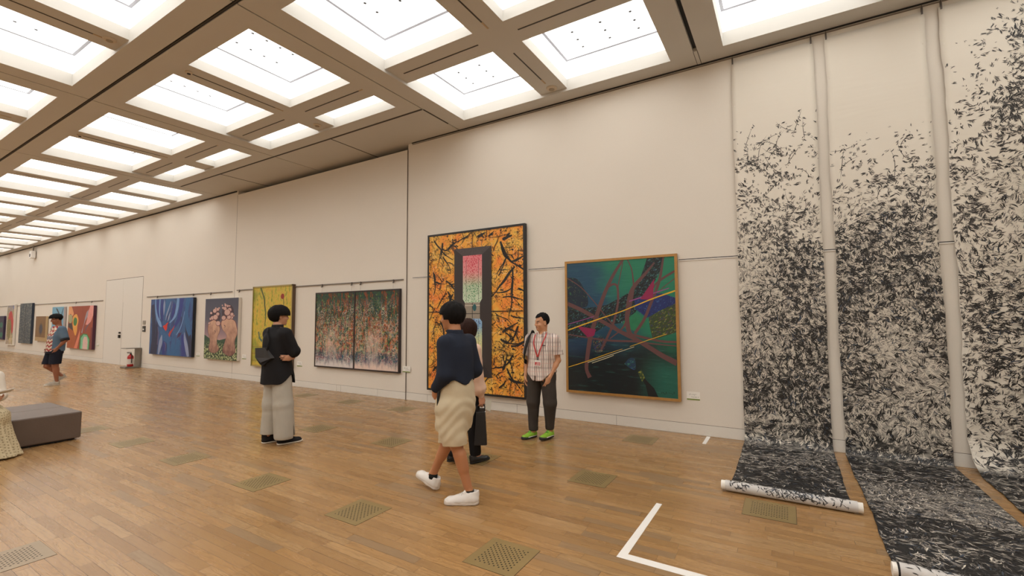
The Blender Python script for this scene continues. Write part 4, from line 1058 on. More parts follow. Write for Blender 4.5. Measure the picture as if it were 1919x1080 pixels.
    for _ in range(twigs):                        # bent stems with small leaves in the open part
        x = R.uniform(x0 + 0.1, x1 - 0.1); s = R.uniform(2.9, top - 0.15); a = R.uniform(0.2, 2.9); L = R.uniform(0.15, 0.42); b_ = R.normal(0, 0.5)
        for half in (-1, 1):
            marks(np.array([x]), np.array([s]), np.array([a]), np.array([L]), np.array([0.006]), np.array([b_]), np.array([0.0006]), np.array([2]))
        tt = R.uniform(-0.5, 0.5, 9); px, py = L*tt, b_*L*(tt*tt - 0.1)
        xx = x + px*math.cos(a) - py*math.sin(a); ss = s + px*math.sin(a) + py*math.cos(a)
        marks(xx + R.normal(0, 0.012, 9), ss + R.normal(0, 0.012, 9), a + R.choice([-0.8, 0.8, 1.2], 9), R.uniform(0.015, 0.05, 9), R.uniform(0.005, 0.012, 9), R.normal(0, 0.5, 9), R.uniform(0.0007, 0.001, 9), R.choice([1, 2, 3], 9))
    V = np.concatenate(V); Fq = np.concatenate(Fq); MI = np.concatenate(MI); uvs = np.concatenate(uvs)
    me = bpy.data.meshes.new('paper')
    me.vertices.add(len(V)); me.vertices.foreach_set('co', V.astype(np.float32).ravel())
    me.loops.add(len(Fq)*4); me.loops.foreach_set('vertex_index', Fq.astype(np.int32).ravel())
    me.polygons.add(len(Fq)); me.polygons.foreach_set('loop_start', (np.arange(len(Fq))*4).astype(np.int32)); me.update(calc_edges=True)
    me.uv_layers.new(name='uv').data.foreach_set('uv', uvs[Fq.ravel()].astype(np.float32).ravel())
    for m_ in [mat] + INKS: me.materials.append(m_)
    me.polygons.foreach_set('material_index', MI.astype(np.int32))
    me.polygons.foreach_set('use_smooth', [True] * len(me.polygons))
    link(bpy.data.objects.new('paper', me), root)
    if roll_r > 0:
        q = MB(); q.cyl((-w/2 - roll_over, ye, roll_r + 0.004), (w/2 + roll_over, ye, roll_r + 0.004), roll_r - 0.004, 20)
        q.build('roll_core', M_PAPER, root, smooth=False)
        q = MB(); hw = w/2 + roll_over - 0.035; rr = random.Random(seed + 20); zc = roll_r + 0.004
        ring = [(ye + (roll_r + 0.002)*math.cos(2*PI*k_/28), zc + (roll_r + 0.001)*math.sin(2*PI*k_/28)) for k_ in range(29)]
        for k_ in range(28): q.add([(-hw, *ring[k_]), (-hw, *ring[k_+1]), (hw, *ring[k_+1]), (hw, *ring[k_])], [(0, 1, 2, 3)], 0)
        for _ in range(620):                      # marks showing on the outside of the roll
            cx, ca, L, W = rr.uniform(-hw + 0.04, hw - 0.04), rr.uniform(0.3, 3.4), rr.uniform(0.010, 0.055), rr.uniform(0.003, 0.010); an = rr.uniform(0, 3.14)
            if math.sin(cx*9 + seed) + rr.uniform(-1.2, 1.2) < -0.35: continue
            vs = []
            for tq, pf in ((-0.5, 0.1), (-0.2, 0.9), (0.15, 1.0), (0.5, 0.1)):
                for sg in (-0.5, 0.5):
                    du = tq*L*math.cos(an) - sg*W*pf*math.sin(an); dv = tq*L*math.sin(an) + sg*W*pf*math.cos(an); a = ca + dv/roll_r
                    rad = roll_r + 0.0032
                    vs.append((cx + du, ye + rad*math.cos(a), zc + rad*math.sin(a)))
            q.add(vs, [(2*i, 2*i+1, 2*i+3, 2*i+2) for i in range(3)], rr.choice((1, 2, 2, 3, 4)))
        q.build('roll_paper', [plain('roll_washed_paper', lin(206, 202, 198), 0.65, var=0.16, scale=16)] + INKS, root)
    for xx in (-w/2 + 0.02, w/2 - 0.02):
        q = MB(); q.box((xx - 0.008, -0.014, ztop - 0.03), (xx + 0.008, 0.004, ztop + 0.05)); q.box((xx - 0.003, -0.008, ztop + 0.05), (xx + 0.003, 0.002, ztop + 0.075))
        q.build('hanging_clip', M_HOOK, root)
    return root
scroll('left ink scroll, bare at the top, ending in a roll on the floor', 'left', -0.51, 0.41, 5.00,
    [(-3.0, 0.98), (0.0, 0.98), (0.5, 0.90), (1.4, 0.84), (2.2, 0.70), (2.6, 0.50), (3.0, 0.34), (3.5, 0.20), (3.9, 0.12), (4.12, 0.08), (4.22, 0.0), (5.2, 0.0)], 4.66, 0.10, 0.045, 0.004, 1, 2000, 1100, twigs=24, flecks=((-0.7, 0.1, 1.1), (-1.4, -0.7, 0.5), (-2.2, -1.4, 0.3)))
scroll('middle ink scroll, running out longest across the floor', 'middle', 0.525, 1.455, 5.00,
    [(-4.0, 0.98), (0.0, 0.95), (1.4, 0.84), (2.2, 0.78), (2.7, 0.62), (3.0, 0.42), (3.3, 0.20), (3.7, 0.07), (3.9, 0.0), (5.2, 0.0)], 3.66, 0.08, 0.045, 0.006, 2, 2000, 1150, roll_over=0.03, twigs=7, flecks=((-0.5, 0.1, 0.8), (-1.0, -0.5, 1.3), (-1.7, -1.0, 2.2), (-3.0, -1.7, 0.5)))
scroll('right ink scroll with leaves up to the top, cut by the picture edge', 'right', 1.575, 2.56, 5.00,
    [(-3.0, 0.95), (-1.2, 0.9), (0.0, 0.80), (1.0, 0.62), (1.9, 0.70), (2.5, 0.60), (3.2, 0.55), (3.8, 0.36), (4.3, 0.22), (4.8, 0.10), (5.2, 0.07)], 4.3, 0.34, 0.045, 0.008, 3, 2000, 950, edge=(1.95, 0.5), twigs=0)

# ------------------------------------------------------------------ floor: brass vents, tape, bench
M_BRASS = plain('vent_brass', lin(150, 128, 84), 0.36, 0.25, var=0.12, scale=9)
M_BRASSG = plain('vent_brass_dull', lin(158, 138, 112), 0.4, 0.2, var=0.1, scale=9)
M_VHOLE = plain('vent_hole', (0.018, 0.014, 0.010), 0.9)
vent_meshes = {}
def vent(x, y, label, mt=M_BRASS, holes=True):
    t = thing('floor_vent', label, 'floor vent', (x, y, 0.0), 0, 'square metal vents set in the plank floor')
    key = (mt.name, holes)
    if key not in vent_meshes:
        q = MB(); q.box((-0.188, -0.188, 0.0002), (0.188, 0.188, 0.0018), 0)
        for a, c in (((-0.19, -0.19), (0.19, -0.188)), ((-0.19, 0.188), (0.19, 0.19)), ((-0.19, -0.188), (-0.188, 0.188)), ((0.188, -0.188), (0.1905, 0.188))):
            q.box((a[0], a[1], 0.0001), (c[0], c[1], 0.0010), 1)
        o1 = q.build('plate', [mt, M_VHOLE], t)
        q = MB()
        for i in range(15):
            for j in range(15):
                if (i + j) % 2: continue
                cx, cy = (i - 7) * 0.0182, (j - 7) * 0.0182
                q.add([(cx + 0.0062*math.cos(k_*PI/4), cy + 0.0062*math.sin(k_*PI/4), 0.0021) for k_ in range(8)], [tuple(range(8))], 0)
        o2 = q.build('perforations', M_VHOLE if holes else mt, t)
        vent_meshes[key] = (o1, o2)
    else:
        for o in vent_meshes[key]:
            c = o.copy(); COL.objects.link(c); c.parent = t
vent(-1.69, 2.65, 'brass floor vent nearest the camera, left of the white tape corner')
vent(-3.09, 2.64, 'brass floor vent to the left of the white sneakers')
vent(-4.46, 2.62, 'brass floor vent below the feet of the person in black')
vent(-5.96, 2.60, 'greenish floor vent midway between the bench and the person in black')
vent(-7.34, 2.58, 'greenish floor vent just right of the grey bench')
vent(-8.74, 2.56, 'greenish floor vent partly behind the grey bench')
vent(-4.51, 0.94, 'grey-brown floor vent at the lower left corner', M_BRASSG)
vent(-0.18, 4.37, 'brass floor vent in front of the rolled scroll end')
vent(-1.70, 4.34, 'brass floor vent between the white tape corner and the smiling man')
vent(-3.06, 4.30, 'brass floor vent beside the black shoe of the woman')
vent(-4.42, 4.29, 'brass floor vent with dark slots left of the cream shorts')
vent(-5.88, 4.27, 'brass floor vent right of the black shoe tip of the person in black')
vent(-1.68, 6.00, 'faint floor vent below the green abstract painting')
vent(-5.82, 5.90, 'floor vent below the wall seam beside the two-panel painting')
vent(-7.20, 5.91, 'faint floor vent below the two-panel painting')
vent(-8.62, 5.93, 'faint floor vent below the left end of the two-panel painting')

M_TAPE = plain('white_tape', lin(236, 232, 226), 0.55, var=0.02)
q = MB(); q.poly([(-1.012, 4.05, 0.0016), (-1.03, 3.03, 0.0016), (-0.972, 3.10, 0.0016), (-0.965, 4.05, 0.0016)]); q.poly([(-1.03, 3.03, 0.0016), (0.62, 3.02, 0.0016), (0.62, 3.085, 0.0016), (-0.972, 3.10, 0.0016)])
o = q.build('floor_tape', M_TAPE); sm = o.modifiers.new('thickness', 'SOLIDIFY'); sm.thickness = 0.001; sm.offset = -1
tag(o, 'white tape corner marked on the floor in front of the scrolls', 'floor tape')
q = MB(); q.poly([(-0.962, 6.18, 0.0016), (-0.918, 6.18, 0.0016), (-0.918, 6.58, 0.0016), (-0.965, 6.58, 0.0016)])
o = q.build('floor_tape', M_TAPE); sm = o.modifiers.new('thickness', 'SOLIDIFY'); sm.thickness = 0.001; sm.offset = -1
tag(o, 'short white tape strip on the floor at the wall, left of the scrolls', 'floor tape')

def bench_mat():
    t = NT('bench_leather', 0.5)
    n = t.noise(t.obj(), 60.0, 3.0); g = t.noise(t.obj(), 3.0, 2.0)
    t.color(t.mix(g, lin(94, 78, 68), lin(104, 88, 77))); t.bump(n, 0.0012)
    return t.mat
t = thing('bench', 'low grey-brown upholstered square bench at the left edge', 'bench', (-8.80, 1.65, 0.0))
M_BENCH = bench_mat()
q = MB(); q.box((-0.60, -0.60, 0.0), (0.60, 0.60, 0.025)); q.build('plinth', M_DARK, t)
q = MB(); q.box((-0.65, -0.65, 0.025), (-0.032, 0.65, 0.37)); q.build('cushion', M_BENCH, t, bevel=0.016)
q = MB(); q.box((-0.028, -0.65, 0.025), (0.65, 0.65, 0.37)); q.build('cushion', M_BENCH, t, bevel=0.016)
# ------------------------------------------------------------------ people: smooth implicit surfaces, meshed in one piece
f32 = np.float32
A = np.array
class Field:
    """signed distance grid with smooth unions"""
    def __init__(s, lo, hi, h):
        s.h = h; s.lo = np.array(lo, f32); n = np.ceil((np.array(hi) - s.lo) / h).astype(int) + 1
        s.ax = [s.lo[i] + h * np.arange(n[i], dtype=f32) for i in range(3)]
        s.D = np.full(n, 1.0, f32)
    def blk(s, lo, hi):
        sl = []; c = []
        for i in range(3):
            a = int(max(0, math.floor((lo[i] - s.lo[i]) / s.h))); b = int(min(len(s.ax[i]), math.ceil((hi[i] - s.lo[i]) / s.h) + 1))
            sl.append(slice(a, max(a, b))); c.append(s.ax[i][a:max(a, b)])
        return tuple(sl), c[0][:, None, None], c[1][None, :, None], c[2][None, None, :]
    def add(s, fn, lo, hi, k=0.0):
        m = max(k, s.h * 2) + 0.01
        sl, X, Y, Z = s.blk(np.array(lo) - m, np.array(hi) + m)
        d = fn(X, Y, Z).astype(f32); a = s.D[sl]
        if k > 0:
            h = np.clip(0.5 + 0.5 * (a - d) / k, 0, 1)
            s.D[sl] = a * (1 - h) + d * h - k * h * (1 - h)
        else: s.D[sl] = np.minimum(a, d)
    def sub(s, fn, lo, hi, k=0.0):
        m = max(k, s.h * 2) + 0.01
        sl, X, Y, Z = s.blk(np.array(lo) - m, np.array(hi) + m)
        d = -fn(X, Y, Z).astype(f32); a = s.D[sl]
        if k > 0:
            h = np.clip(0.5 - 0.5 * (a - d) / k, 0, 1)
            s.D[sl] = a * (1 - h) + d * h + k * h * (1 - h)
        else: s.D[sl] = np.maximum(a, d)
    def all(s, fn):
        s.D = np.maximum(s.D, fn(s.ax[0][:, None, None], s.ax[1][None, :, None], s.ax[2][None, None, :])).astype(f32)
    def disp(s, fn): s.D = s.D + fn(s.ax[0][:, None, None], s.ax[1][None, :, None], s.ax[2][None, None, :]).astype(f32)
    # shapes
    def cap(s, a, b, ra, rb, k=0.02, flat=None):
        """tapered capsule; flat = (axis, factor) squeezes it along one direction"""
        a, b = np.array(a, float), np.array(b, float); ab = b - a; L2 = float(ab @ ab) + 1e-9; r = max(ra, rb)
        def fn(X, Y, Z):
            px, py, pz = X - f32(a[0]), Y - f32(a[1]), Z - f32(a[2])
            t = np.clip((px*f32(ab[0]) + py*f32(ab[1]) + pz*f32(ab[2])) / f32(L2), 0, 1)
            qx, qy, qz = px - t*f32(ab[0]), py - t*f32(ab[1]), pz - t*f32(ab[2])
            if flat is not None:
                n = np.array(flat[0], float); n = n / np.linalg.norm(n); g = f32(flat[1] - 1)
                dt = (qx*f32(n[0]) + qy*f32(n[1]) + qz*f32(n[2])) * g
                qx, qy, qz = qx + dt*f32(n[0]), qy + dt*f32(n[1]), qz + dt*f32(n[2])
            return np.sqrt(qx*qx + qy*qy + qz*qz) - (f32(ra) + t*f32(rb - ra))
        s.add(fn, np.minimum(a, b) - r, np.maximum(a, b) + r, k)
    def chain(s, pts, rs, k=0.02, flat=None):
        for i in range(len(pts) - 1): s.cap(pts[i], pts[i+1], rs[i], rs[i+1], k, flat)
    @staticmethod
    def ell_fn(c, r, R=None):
        c = np.array(c, float); R = np.eye(3) if R is None else np.array(R, float)
        def fn(X, Y, Z):
            px, py, pz = X - f32(c[0]), Y - f32(c[1]), Z - f32(c[2])
            q = [(px*f32(R[i][0]) + py*f32(R[i][1]) + pz*f32(R[i][2])) for i in range(3)]
            k0 = np.sqrt(sum((q[i]/f32(r[i]))**2 for i in range(3))); k1 = np.sqrt(sum((q[i]/f32(r[i]**2))**2 for i in range(3))) + f32(1e-6)
            return k0 * (k0 - 1) / k1
        return fn
    def ell(s, c, r, k=0.02, R=None, sub=False):
        m = max(r); fn = s.ell_fn(c, r, R); c = np.array(c, float)
        (s.sub if sub else s.add)(fn, c - m, c + m, k)
    def loft(s, rings, k=0.02, p=2.3, mod=None):
        """rings (z, cx, cy, half width, half depth), bottom to top; flat cut at both ends"""
        R = np.array(rings, float); zz = np.linspace(R[0, 0], R[-1, 0], 200)
        cols = []
        for j in range(1, 5):
            v = np.interp(zz, R[:, 0], R[:, j]); ker = np.hanning(23); ker /= ker.sum()
            cols.append(np.convolve(np.pad(v, 11, 'edge'), ker, 'valid'))
        m = max(R[:, 3].max(), R[:, 4].max()) + 0.03
        def fn(X, Y, Z):
            z = Z.ravel(); g = [np.interp(z, zz, c).astype(f32)[None, None, :] for c in cols]
            x, y = (X - g[0]), (Y - g[1])
            a, b = g[2], g[3]
            rr = (np.abs(x/a)**f32(p) + np.abs(y/b)**f32(p))**f32(1/p)
            d = (rr - 1) * np.minimum(a, b)
            if mod is not None: d = d + mod(x, y, Z)
            return np.maximum(d, np.maximum(f32(R[0, 0]) - Z, Z - f32(R[-1, 0])))
        s.add(fn, (R[:, 1].min() - m, R[:, 2].min() - m, R[0, 0]), (R[:, 1].max() + m, R[:, 2].max() + m, R[-1, 0]), k)
    def plane(s, pt, n):
        pt, n = np.array(pt, float), np.array(n, float); n = n / np.linalg.norm(n)
        return lambda X, Y, Z: ((X - f32(pt[0]))*f32(n[0]) + (Y - f32(pt[1]))*f32(n[1]) + (Z - f32(pt[2]))*f32(n[2]))
    def mesh(s):
        D = s.D; S = D < 0
        n = D.shape
        c = np.zeros(tuple(k - 1 for k in n), np.int8)
        for i in (0, 1):
            for j in (0, 1):
                for k in (0, 1): c += S[i:n[0]-1+i, j:n[1]-1+j, k:n[2]-1+k]
        act = (c > 0) & (c < 8)
        I = np.argwhere(act)
        idx = np.full(act.shape, -1, np.int32); idx[act] = np.arange(len(I))
        acc = np.zeros((len(I), 3)); cnt = np.zeros(len(I))
        corners = [(i, j, k) for i in (0, 1) for j in (0, 1) for k in (0, 1)]
        val = {q: D[I[:, 0]+q[0], I[:, 1]+q[1], I[:, 2]+q[2]] for q in corners}
        for a in corners:
            for ax in range(3):
                if a[ax] == 0:
                    b = list(a); b[ax] = 1; b = tuple(b)
                    va, vb = val[a], val[b]; x = (va < 0) != (vb < 0)
                    t = va[x] / (va[x] - vb[x])
                    p = np.tile(np.array(a, float), (x.sum(), 1)); p[:, ax] = t
                    acc[x] += p; cnt[x] += 1
        V = (I + acc / cnt[:, None]) * s.h + s.lo
        faces = []
        for ax in range(3):
            o1, o2 = [(1, 2), (2, 0), (0, 1)][ax]
            sl0 = [slice(1, n[i] - 1) for i in range(3)]; sl0[ax] = slice(0, n[ax] - 1); sl1 = list(sl0); sl1[ax] = slice(1, n[ax])
            A, B = S[tuple(sl0)], S[tuple(sl1)]
            E_ = np.argwhere(A != B); inside = A[tuple(E_.T)]
            off = np.array([1, 1, 1]); off[ax] = 0; P = E_ + off
            def cell(d1, d2):
                q = P.copy(); q[:, o1] -= d1; q[:, o2] -= d2
                return idx[tuple(q.T)]
            Q = np.stack([cell(1, 1), cell(0, 1), cell(0, 0), cell(1, 0)], 1)
            Q[~inside] = Q[~inside][:, ::-1]
            faces.append(Q)
        F = np.concatenate(faces); F = F[(F >= 0).all(1)]
        return V, F
    def build(s, name, mats, parent, midx=None, smooth=1):
        V, F = s.mesh()
        if smooth:                              # light relaxation
            for _ in range(smooth):
                acc = np.zeros_like(V); cnt = np.zeros(len(V))
                for a, b in ((0, 1), (1, 2), (2, 3), (3, 0)):
                    np.add.at(acc, F[:, a], V[F[:, b]]); np.add.at(cnt, F[:, a], 1)
                    np.add.at(acc, F[:, b], V[F[:, a]]); np.add.at(cnt, F[:, b], 1)
                V = V * 0.5 + 0.5 * acc / np.maximum(cnt, 1)[:, None]
        return mesh_arrays(name, V, F, mats, parent, midx)
def mesh_arrays(name, V, F, mats, parent, midx=None):
    me = bpy.data.meshes.new(name)
    me.vertices.add(len(V)); me.vertices.foreach_set('co', V.astype(f32).ravel())
    k = F.shape[1]
    me.loops.add(len(F) * k); me.loops.foreach_set('vertex_index', F.astype(np.int32).ravel())
    me.polygons.add(len(F)); me.polygons.foreach_set('loop_start', (np.arange(len(F)) * k).astype(np.int32))
    me.update(calc_edges=True); me.validate()
    for m in (mats if isinstance(mats, (list, tuple)) else [mats]): me.materials.append(m)
    if midx is not None:
        ce = V[F].mean(1); me.polygons.foreach_set('material_index', midx(ce).astype(np.int32))
    me.polygons.foreach_set('use_smooth', [True] * len(me.polygons))
    o = bpy.data.objects.new(name, me); link(o, parent)
    return o

def wrinkle(seed, amp, freq=22.0, dirs=7, stretch=(1, 1, 0.45)):
    r = np.random.RandomState(seed); K = r.normal(size=(dirs, 3)) * np.array(stretch); K = K / np.linalg.norm(K, axis=1)[:, None] * freq * r.uniform(0.6, 1.5, (dirs, 1)); ph = r.uniform(0, 6.28, dirs)
    def fn(X, Y, Z):
        w = sum(np.sin(X*f32(K[i, 0]) + Y*f32(K[i, 1]) + Z*f32(K[i, 2]) + f32(ph[i]) + f32(1.2)*np.sin(X*f32(K[i-1, 0]) + Z*f32(K[i-1, 2]*0.7))) for i in range(dirs))
        return f32(amp) * w / f32(dirs**0.5)
    return fn

def rot3(yaw, pitch=0.0, roll=0.0):
    """rows right, front, up of a head turned left by yaw and tipped down by pitch"""
    cy, sy, cp, sp, cr, sr = math.cos(yaw), math.sin(yaw), math.cos(pitch), math.sin(pitch), math.cos(roll), math.sin(roll)
    right = np.array([cy, sy, 0]); front = np.array([-sy*cp, cy*cp, -sp]); up = np.cross(right, front)
    right, up = right*cr + up*sr, up*cr - right*sr
    return np.stack([right, front, up])

def hand(F, w, d, n, thumb, curl=(0.35, 0.5, 0.4), sc=1.0):
    """palm, four unequal bent fingers and a thumb; d finger direction, n palm side, thumb = direction of the thumb side"""
    w = np.array(w, float); d = np.array(d, float); d /= np.linalg.norm(d)
    n = np.array(n, float); n -= d*(n@d); n /= np.linalg.norm(n); s = np.cross(n, d); s = s if s @ np.array(thumb, float) > 0 else -s
    F.ell(w + d*0.047*sc, (0.054*sc, 0.041*sc, 0.017*sc), 0.012, [d, s, n])
    F.cap(w - d*0.01, w + d*0.03*sc, 0.024*sc, 0.022*sc, 0.015, (n, 1.35))
    for i, (o, L) in enumerate(((0.029, 0.072), (0.010, 0.080), (-0.010, 0.074), (-0.028, 0.058))):
        p = w + (d*(0.090 - 0.006*abs(i - 1)) + s*o)*sc; a = 0.0; r = 0.0088*sc
        for q, (fr, c) in enumerate(zip((0.46, 0.31, 0.23), curl)):
            a += c * (1 + 0.12*i); e = p + (d*math.cos(a) + n*math.sin(a))*L*fr*sc + s*o*0.10*fr*sc
            F.cap(p, e, r, r*0.9, 0.004); p = e; r *= 0.9
    b = w + (d*0.022 + s*0.026 + n*0.006)*sc
    m = b + (d*0.62 + s*0.62 + n*0.40)*0.040*sc; e = m + (d*0.86 + s*0.20 + n*0.40)*0.034*sc
    F.cap(b, m, 0.0135*sc, 0.0105*sc, 0.010); F.cap(m, e, 0.0105*sc, 0.0085*sc, 0.004)

def head(F, c, R, sc=1.0, smile=False, neck=None):
    c = np.array(c, float)
    def W(x, y, z): return c + (R[0]*x + R[1]*y + R[2]*z)*sc
    def el(x, y, z, rx, ry, rz, k, sub=False): F.ell(W(x, y, z), (rx*sc, ry*sc, rz*sc), k*sc, R, sub)
    el(0, -0.014, 0.035, 0.075, 0.094, 0.088, 0.02)
    el(0, 0.018, -0.045, 0.060, 0.070, 0.066, 0.03)
    el(0, 0.055, -0.092, 0.030, 0.028, 0.022, 0.025)
    F.cap(W(0.03, 0.072, 0.022), W(-0.03, 0.072, 0.022), 0.014*sc, 0.014*sc, 0.014)
    for sx in (1, -1):
        el(sx*0.040, 0.060, -0.028, 0.020, 0.022, 0.018, 0.020)
        el(sx*0.030, 0.092, 0.006, 0.017, 0.013, 0.009, 0.010, True)
        el(sx*0.030, 0.072, 0.006, 0.013, 0.013, 0.011, 0.004)
        el(sx*0.076, -0.012, -0.010, 0.010, 0.020, 0.031, 0.008)
        el(sx*0.082, -0.006, -0.008, 0.006, 0.010, 0.018, 0.004, True)
    F.cap(W(0, 0.085, 0.014), W(0, 0.101, -0.024), 0.008*sc, 0.0115*sc, 0.010)
    for sx in (1, -1): el(sx*0.011, 0.092, -0.030, 0.010, 0.012, 0.009, 0.008)
    wdt = 0.028 if smile else 0.022
    F.cap(W(wdt, 0.070, -0.058), W(-wdt, 0.070, -0.058), 0.011*sc, 0.011*sc, 0.012)
    F.cap(W(wdt*0.8, 0.078, -0.055), W(-wdt*0.8, 0.078, -0.055), 0.0065*sc, 0.0065*sc, 0.004)
    F.cap(W(wdt*0.7, 0.076, -0.069), W(-wdt*0.7, 0.076, -0.069), 0.0075*sc, 0.0075*sc, 0.004)
    if neck is not None: F.cap(neck, W(0, -0.022, -0.055), 0.058*sc, 0.052*sc, 0.03)
def face_index(c, R, sc=1.0):
    c = np.array(c, float)
    def fn(P):
        q = (P - c) @ R.T / sc
        x, y, z = np.abs(q[:, 0]), q[:, 1], q[:, 2]
        m = np.zeros(len(P), int)
        m[(y > 0.062) & (x < 0.026) & (np.abs(z + 0.064 - 8.0*x**2) < 0.0065)] = 1
        m[(y > 0.055) & (np.abs(x - 0.030) < 0.0115) & (np.abs(z - 0.006) < 0.0045)] = 3
        m[(y > 0.055) & (np.abs(x - 0.030) < 0.0065) & (np.abs(z - 0.006) < 0.0055)] = 2
        m[(y > 0.055) & (np.abs(x - 0.032) < 0.017) & (np.abs(z - 0.0275) < 0.0035)] = 2
        return m
    return fn

def shoe(parent, heel, toe, mats, L=None, pitch=0.0, w=1.0, lift=0.0, style='sneaker', roll=0.0):
    """upper, sole (and laces) made in shoe space: heel at the origin, toe along +Y, then laid from heel to toe"""
    heel, toe = np.array(heel, float), np.array(toe, float)
    L = L or float(np.linalg.norm((toe - heel)[:2])); ang = math.atan2(-(toe - heel)[0], (toe - heel)[1]); k = L / 0.28
    M = Matrix.Translation((heel[0], heel[1], heel[2] + lift)) @ Matrix.Rotation(ang, 4, 'Z') @ Matrix.Rotation(pitch, 4, 'X') @ Matrix.Rotation(roll, 4, 'Y') @ Matrix.Diagonal((k*w, k, k, 1))
    F = Field((-0.08, -0.03, -0.02), (0.08, 0.31, 0.16), 0.005)
    F.cap((0, 0.045, 0.035), (0, 0.10, 0.035), 0.040, 0.040, 0.02); F.cap((0, 0.10, 0.030), (0.004, 0.225, 0.022), 0.042, 0.046, 0.02, ((0, 0, 1), 1.25))
    F.cap((0, 0.050, 0.05), (0, 0.045, 0.085), 0.038, 0.034, 0.03); F.cap((0, 0.09, 0.06), (0, 0.16, 0.040), 0.034, 0.034, 0.03)
    F.cap((0, 0.085, 0.075), (0, 0.105, 0.09), 0.026, 0.018, 0.02)
    F.cap((0, 0.118, 0.075), (0, 0.100, 0.128 if style == 'sneaker' else 0.088), 0.024, 0.015, 0.012, ((0, 1, 0.4), 2.2))
    F.cap((0, 0.012, 0.07), (0, 0.010, 0.100), 0.012, 0.010, 0.012)
    F.all(lambda X, Y, Z: f32(0.018) - Z + 0*X + 0*Y)
    F.sub(F.ell_fn((0, 0.052, 0.118), (0.029, 0.036, 0.040)), (-0.05, 0, 0.06), (0.05, 0.12, 0.16), 0.004)
    up = F.build('shoe', mats[0], parent)
    up.data.transform(M)
    G = Field((-0.08, -0.03, -0.02), (0.08, 0.31, 0.06), 0.005)
    G.cap((0, 0.042, 0.014), (0, 0.11, 0.014), 0.041, 0.040, 0.03); G.cap((0, 0.11, 0.014), (0.004, 0.232, 0.014), 0.040, 0.049, 0.03)
    th = 0.030 if style == 'sneaker' else 0.018
    G.all(lambda X, Y, Z: np.maximum(-Z, Z - f32(th) - np.maximum(Y - f32(0.20), 0)*f32(0.10)) + 0*X)
    so = G.build('sole', mats[1], up); so.data.transform(M)
    if len(mats) > 2:
        q = MB()
        for i in range(5):
            y = 0.118 + i*0.017; z = 0.094 - i*0.0085
            q.tube([(-0.024, y, z - 0.010), (-0.008, y + 0.004, z + 0.003), (0.008, y - 0.002, z + 0.003), (0.024, y + 0.003, z - 0.010)], 0.003, 6)
        la = q.build('laces', mats[2], up, smooth=True); la.data.transform(M)
    return up

M_LIP = plain('lip', lin(150, 84, 76), 0.5); M_EYE = plain('dark_brown_hair_and_iris', lin(26, 21, 20), 0.4); M_EYEW = plain('eye_white', lin(176, 156, 142), 0.3)
def skin(name, rgb):
    t = NT(name, 0.5)
    n = t.noise(t.obj(), 14.0, 3.0)
    c_ = lin(*rgb); t.color(t.mix(n, tuple(a*0.9 for a in c_), tuple(min(1, a*b_) for a, b_ in zip(c_, (1.08, 1.02, 0.98)))))
    t.bsdf.inputs['Subsurface Weight'].default_value = 0.06; t.bsdf.inputs['Subsurface Radius'].default_value = (0.01, 0.004, 0.002)
    return t.mat
def hair_mat(name, rgb):
    t = NT(name, 0.7, spec=0.12)
    x, y, z = t.sep(t.obj())
    s_ = t.noise(t.vec(x * 9.0, y * 9.0, z * 2.0), 14.0, 3.0)
    c_ = lin(*rgb); t.color(t.mix(s_, tuple(a*0.6 for a in c_), tuple(a*1.5 for a in c_))); t.bump(s_, 0.004)
    return t.mat
def cloth(name, rgb, rough=0.85, var=0.10):
    t = NT(name, rough, spec=0.25)
    n = t.noise(t.obj(), 9.0, 3.0); w = t.noise(t.obj(), 260.0, 1.0)
    c_ = lin(*rgb); t.color(t.mix(n, tuple(a*(1-var) for a in c_), tuple(a*(1+var) for a in c_))); t.bump(w * 0.5 + n, 0.0015)
    return t.mat
def yoke(F, J, r=0.060, dz=0.0):
    for s in 'LR': F.cap(A(J['neck'], float) - A([0, 0, 0.052]), A(J['sh'+s], float) + A([0, 0, dz]), r, r, 0.03)
HAIR_BLACK = hair_mat('hair_black', (20, 18, 18)); HAIR_BROWN = hair_mat('hair_dark_brown', (46, 29, 24))

def hairdo(parent, c, R, mat, r, off, cuts, sc=1.0, name='hair', extra=None, h=0.006):
    """cap of hair: ellipsoid minus cutting regions given in head space"""
    c = np.array(c, float); F = Field(c - 0.2*sc, c + 0.2*sc, h)
    W = lambda x, y, z: c + (R[0]*x + R[1]*y + R[2]*z)*sc
    F.ell(W(*off), tuple(a*sc for a in r), 0.0, R)
    if extra: extra(F, W)
    def local(X, Y, Z):
        px, py, pz = X - f32(c[0]), Y - f32(c[1]), Z - f32(c[2])
        return [(px*f32(R[i][0]) + py*f32(R[i][1]) + pz*f32(R[i][2]))/f32(sc) for i in range(3)]
    strands = wrinkle(int(abs(c[2])*1000) % 97, 0.0022, 130.0, 6, (1, 1, 0.25)); F.disp(strands)
    for q in cuts:
        F.all(lambda X, Y, Z, q=q: q(*local(X, Y, Z)) * f32(sc))
    return F.build(name, mat, parent)
def person(label, loc, face):
    rz = math.atan2(-face[0], face[1])
    return thing('person', label, 'person', (loc[0], loc[1], 0.0), rz)
def bounds(pts, m=0.16):
    P = np.array([p for p in pts], float); return P.min(0) - m, P.max(0) + m

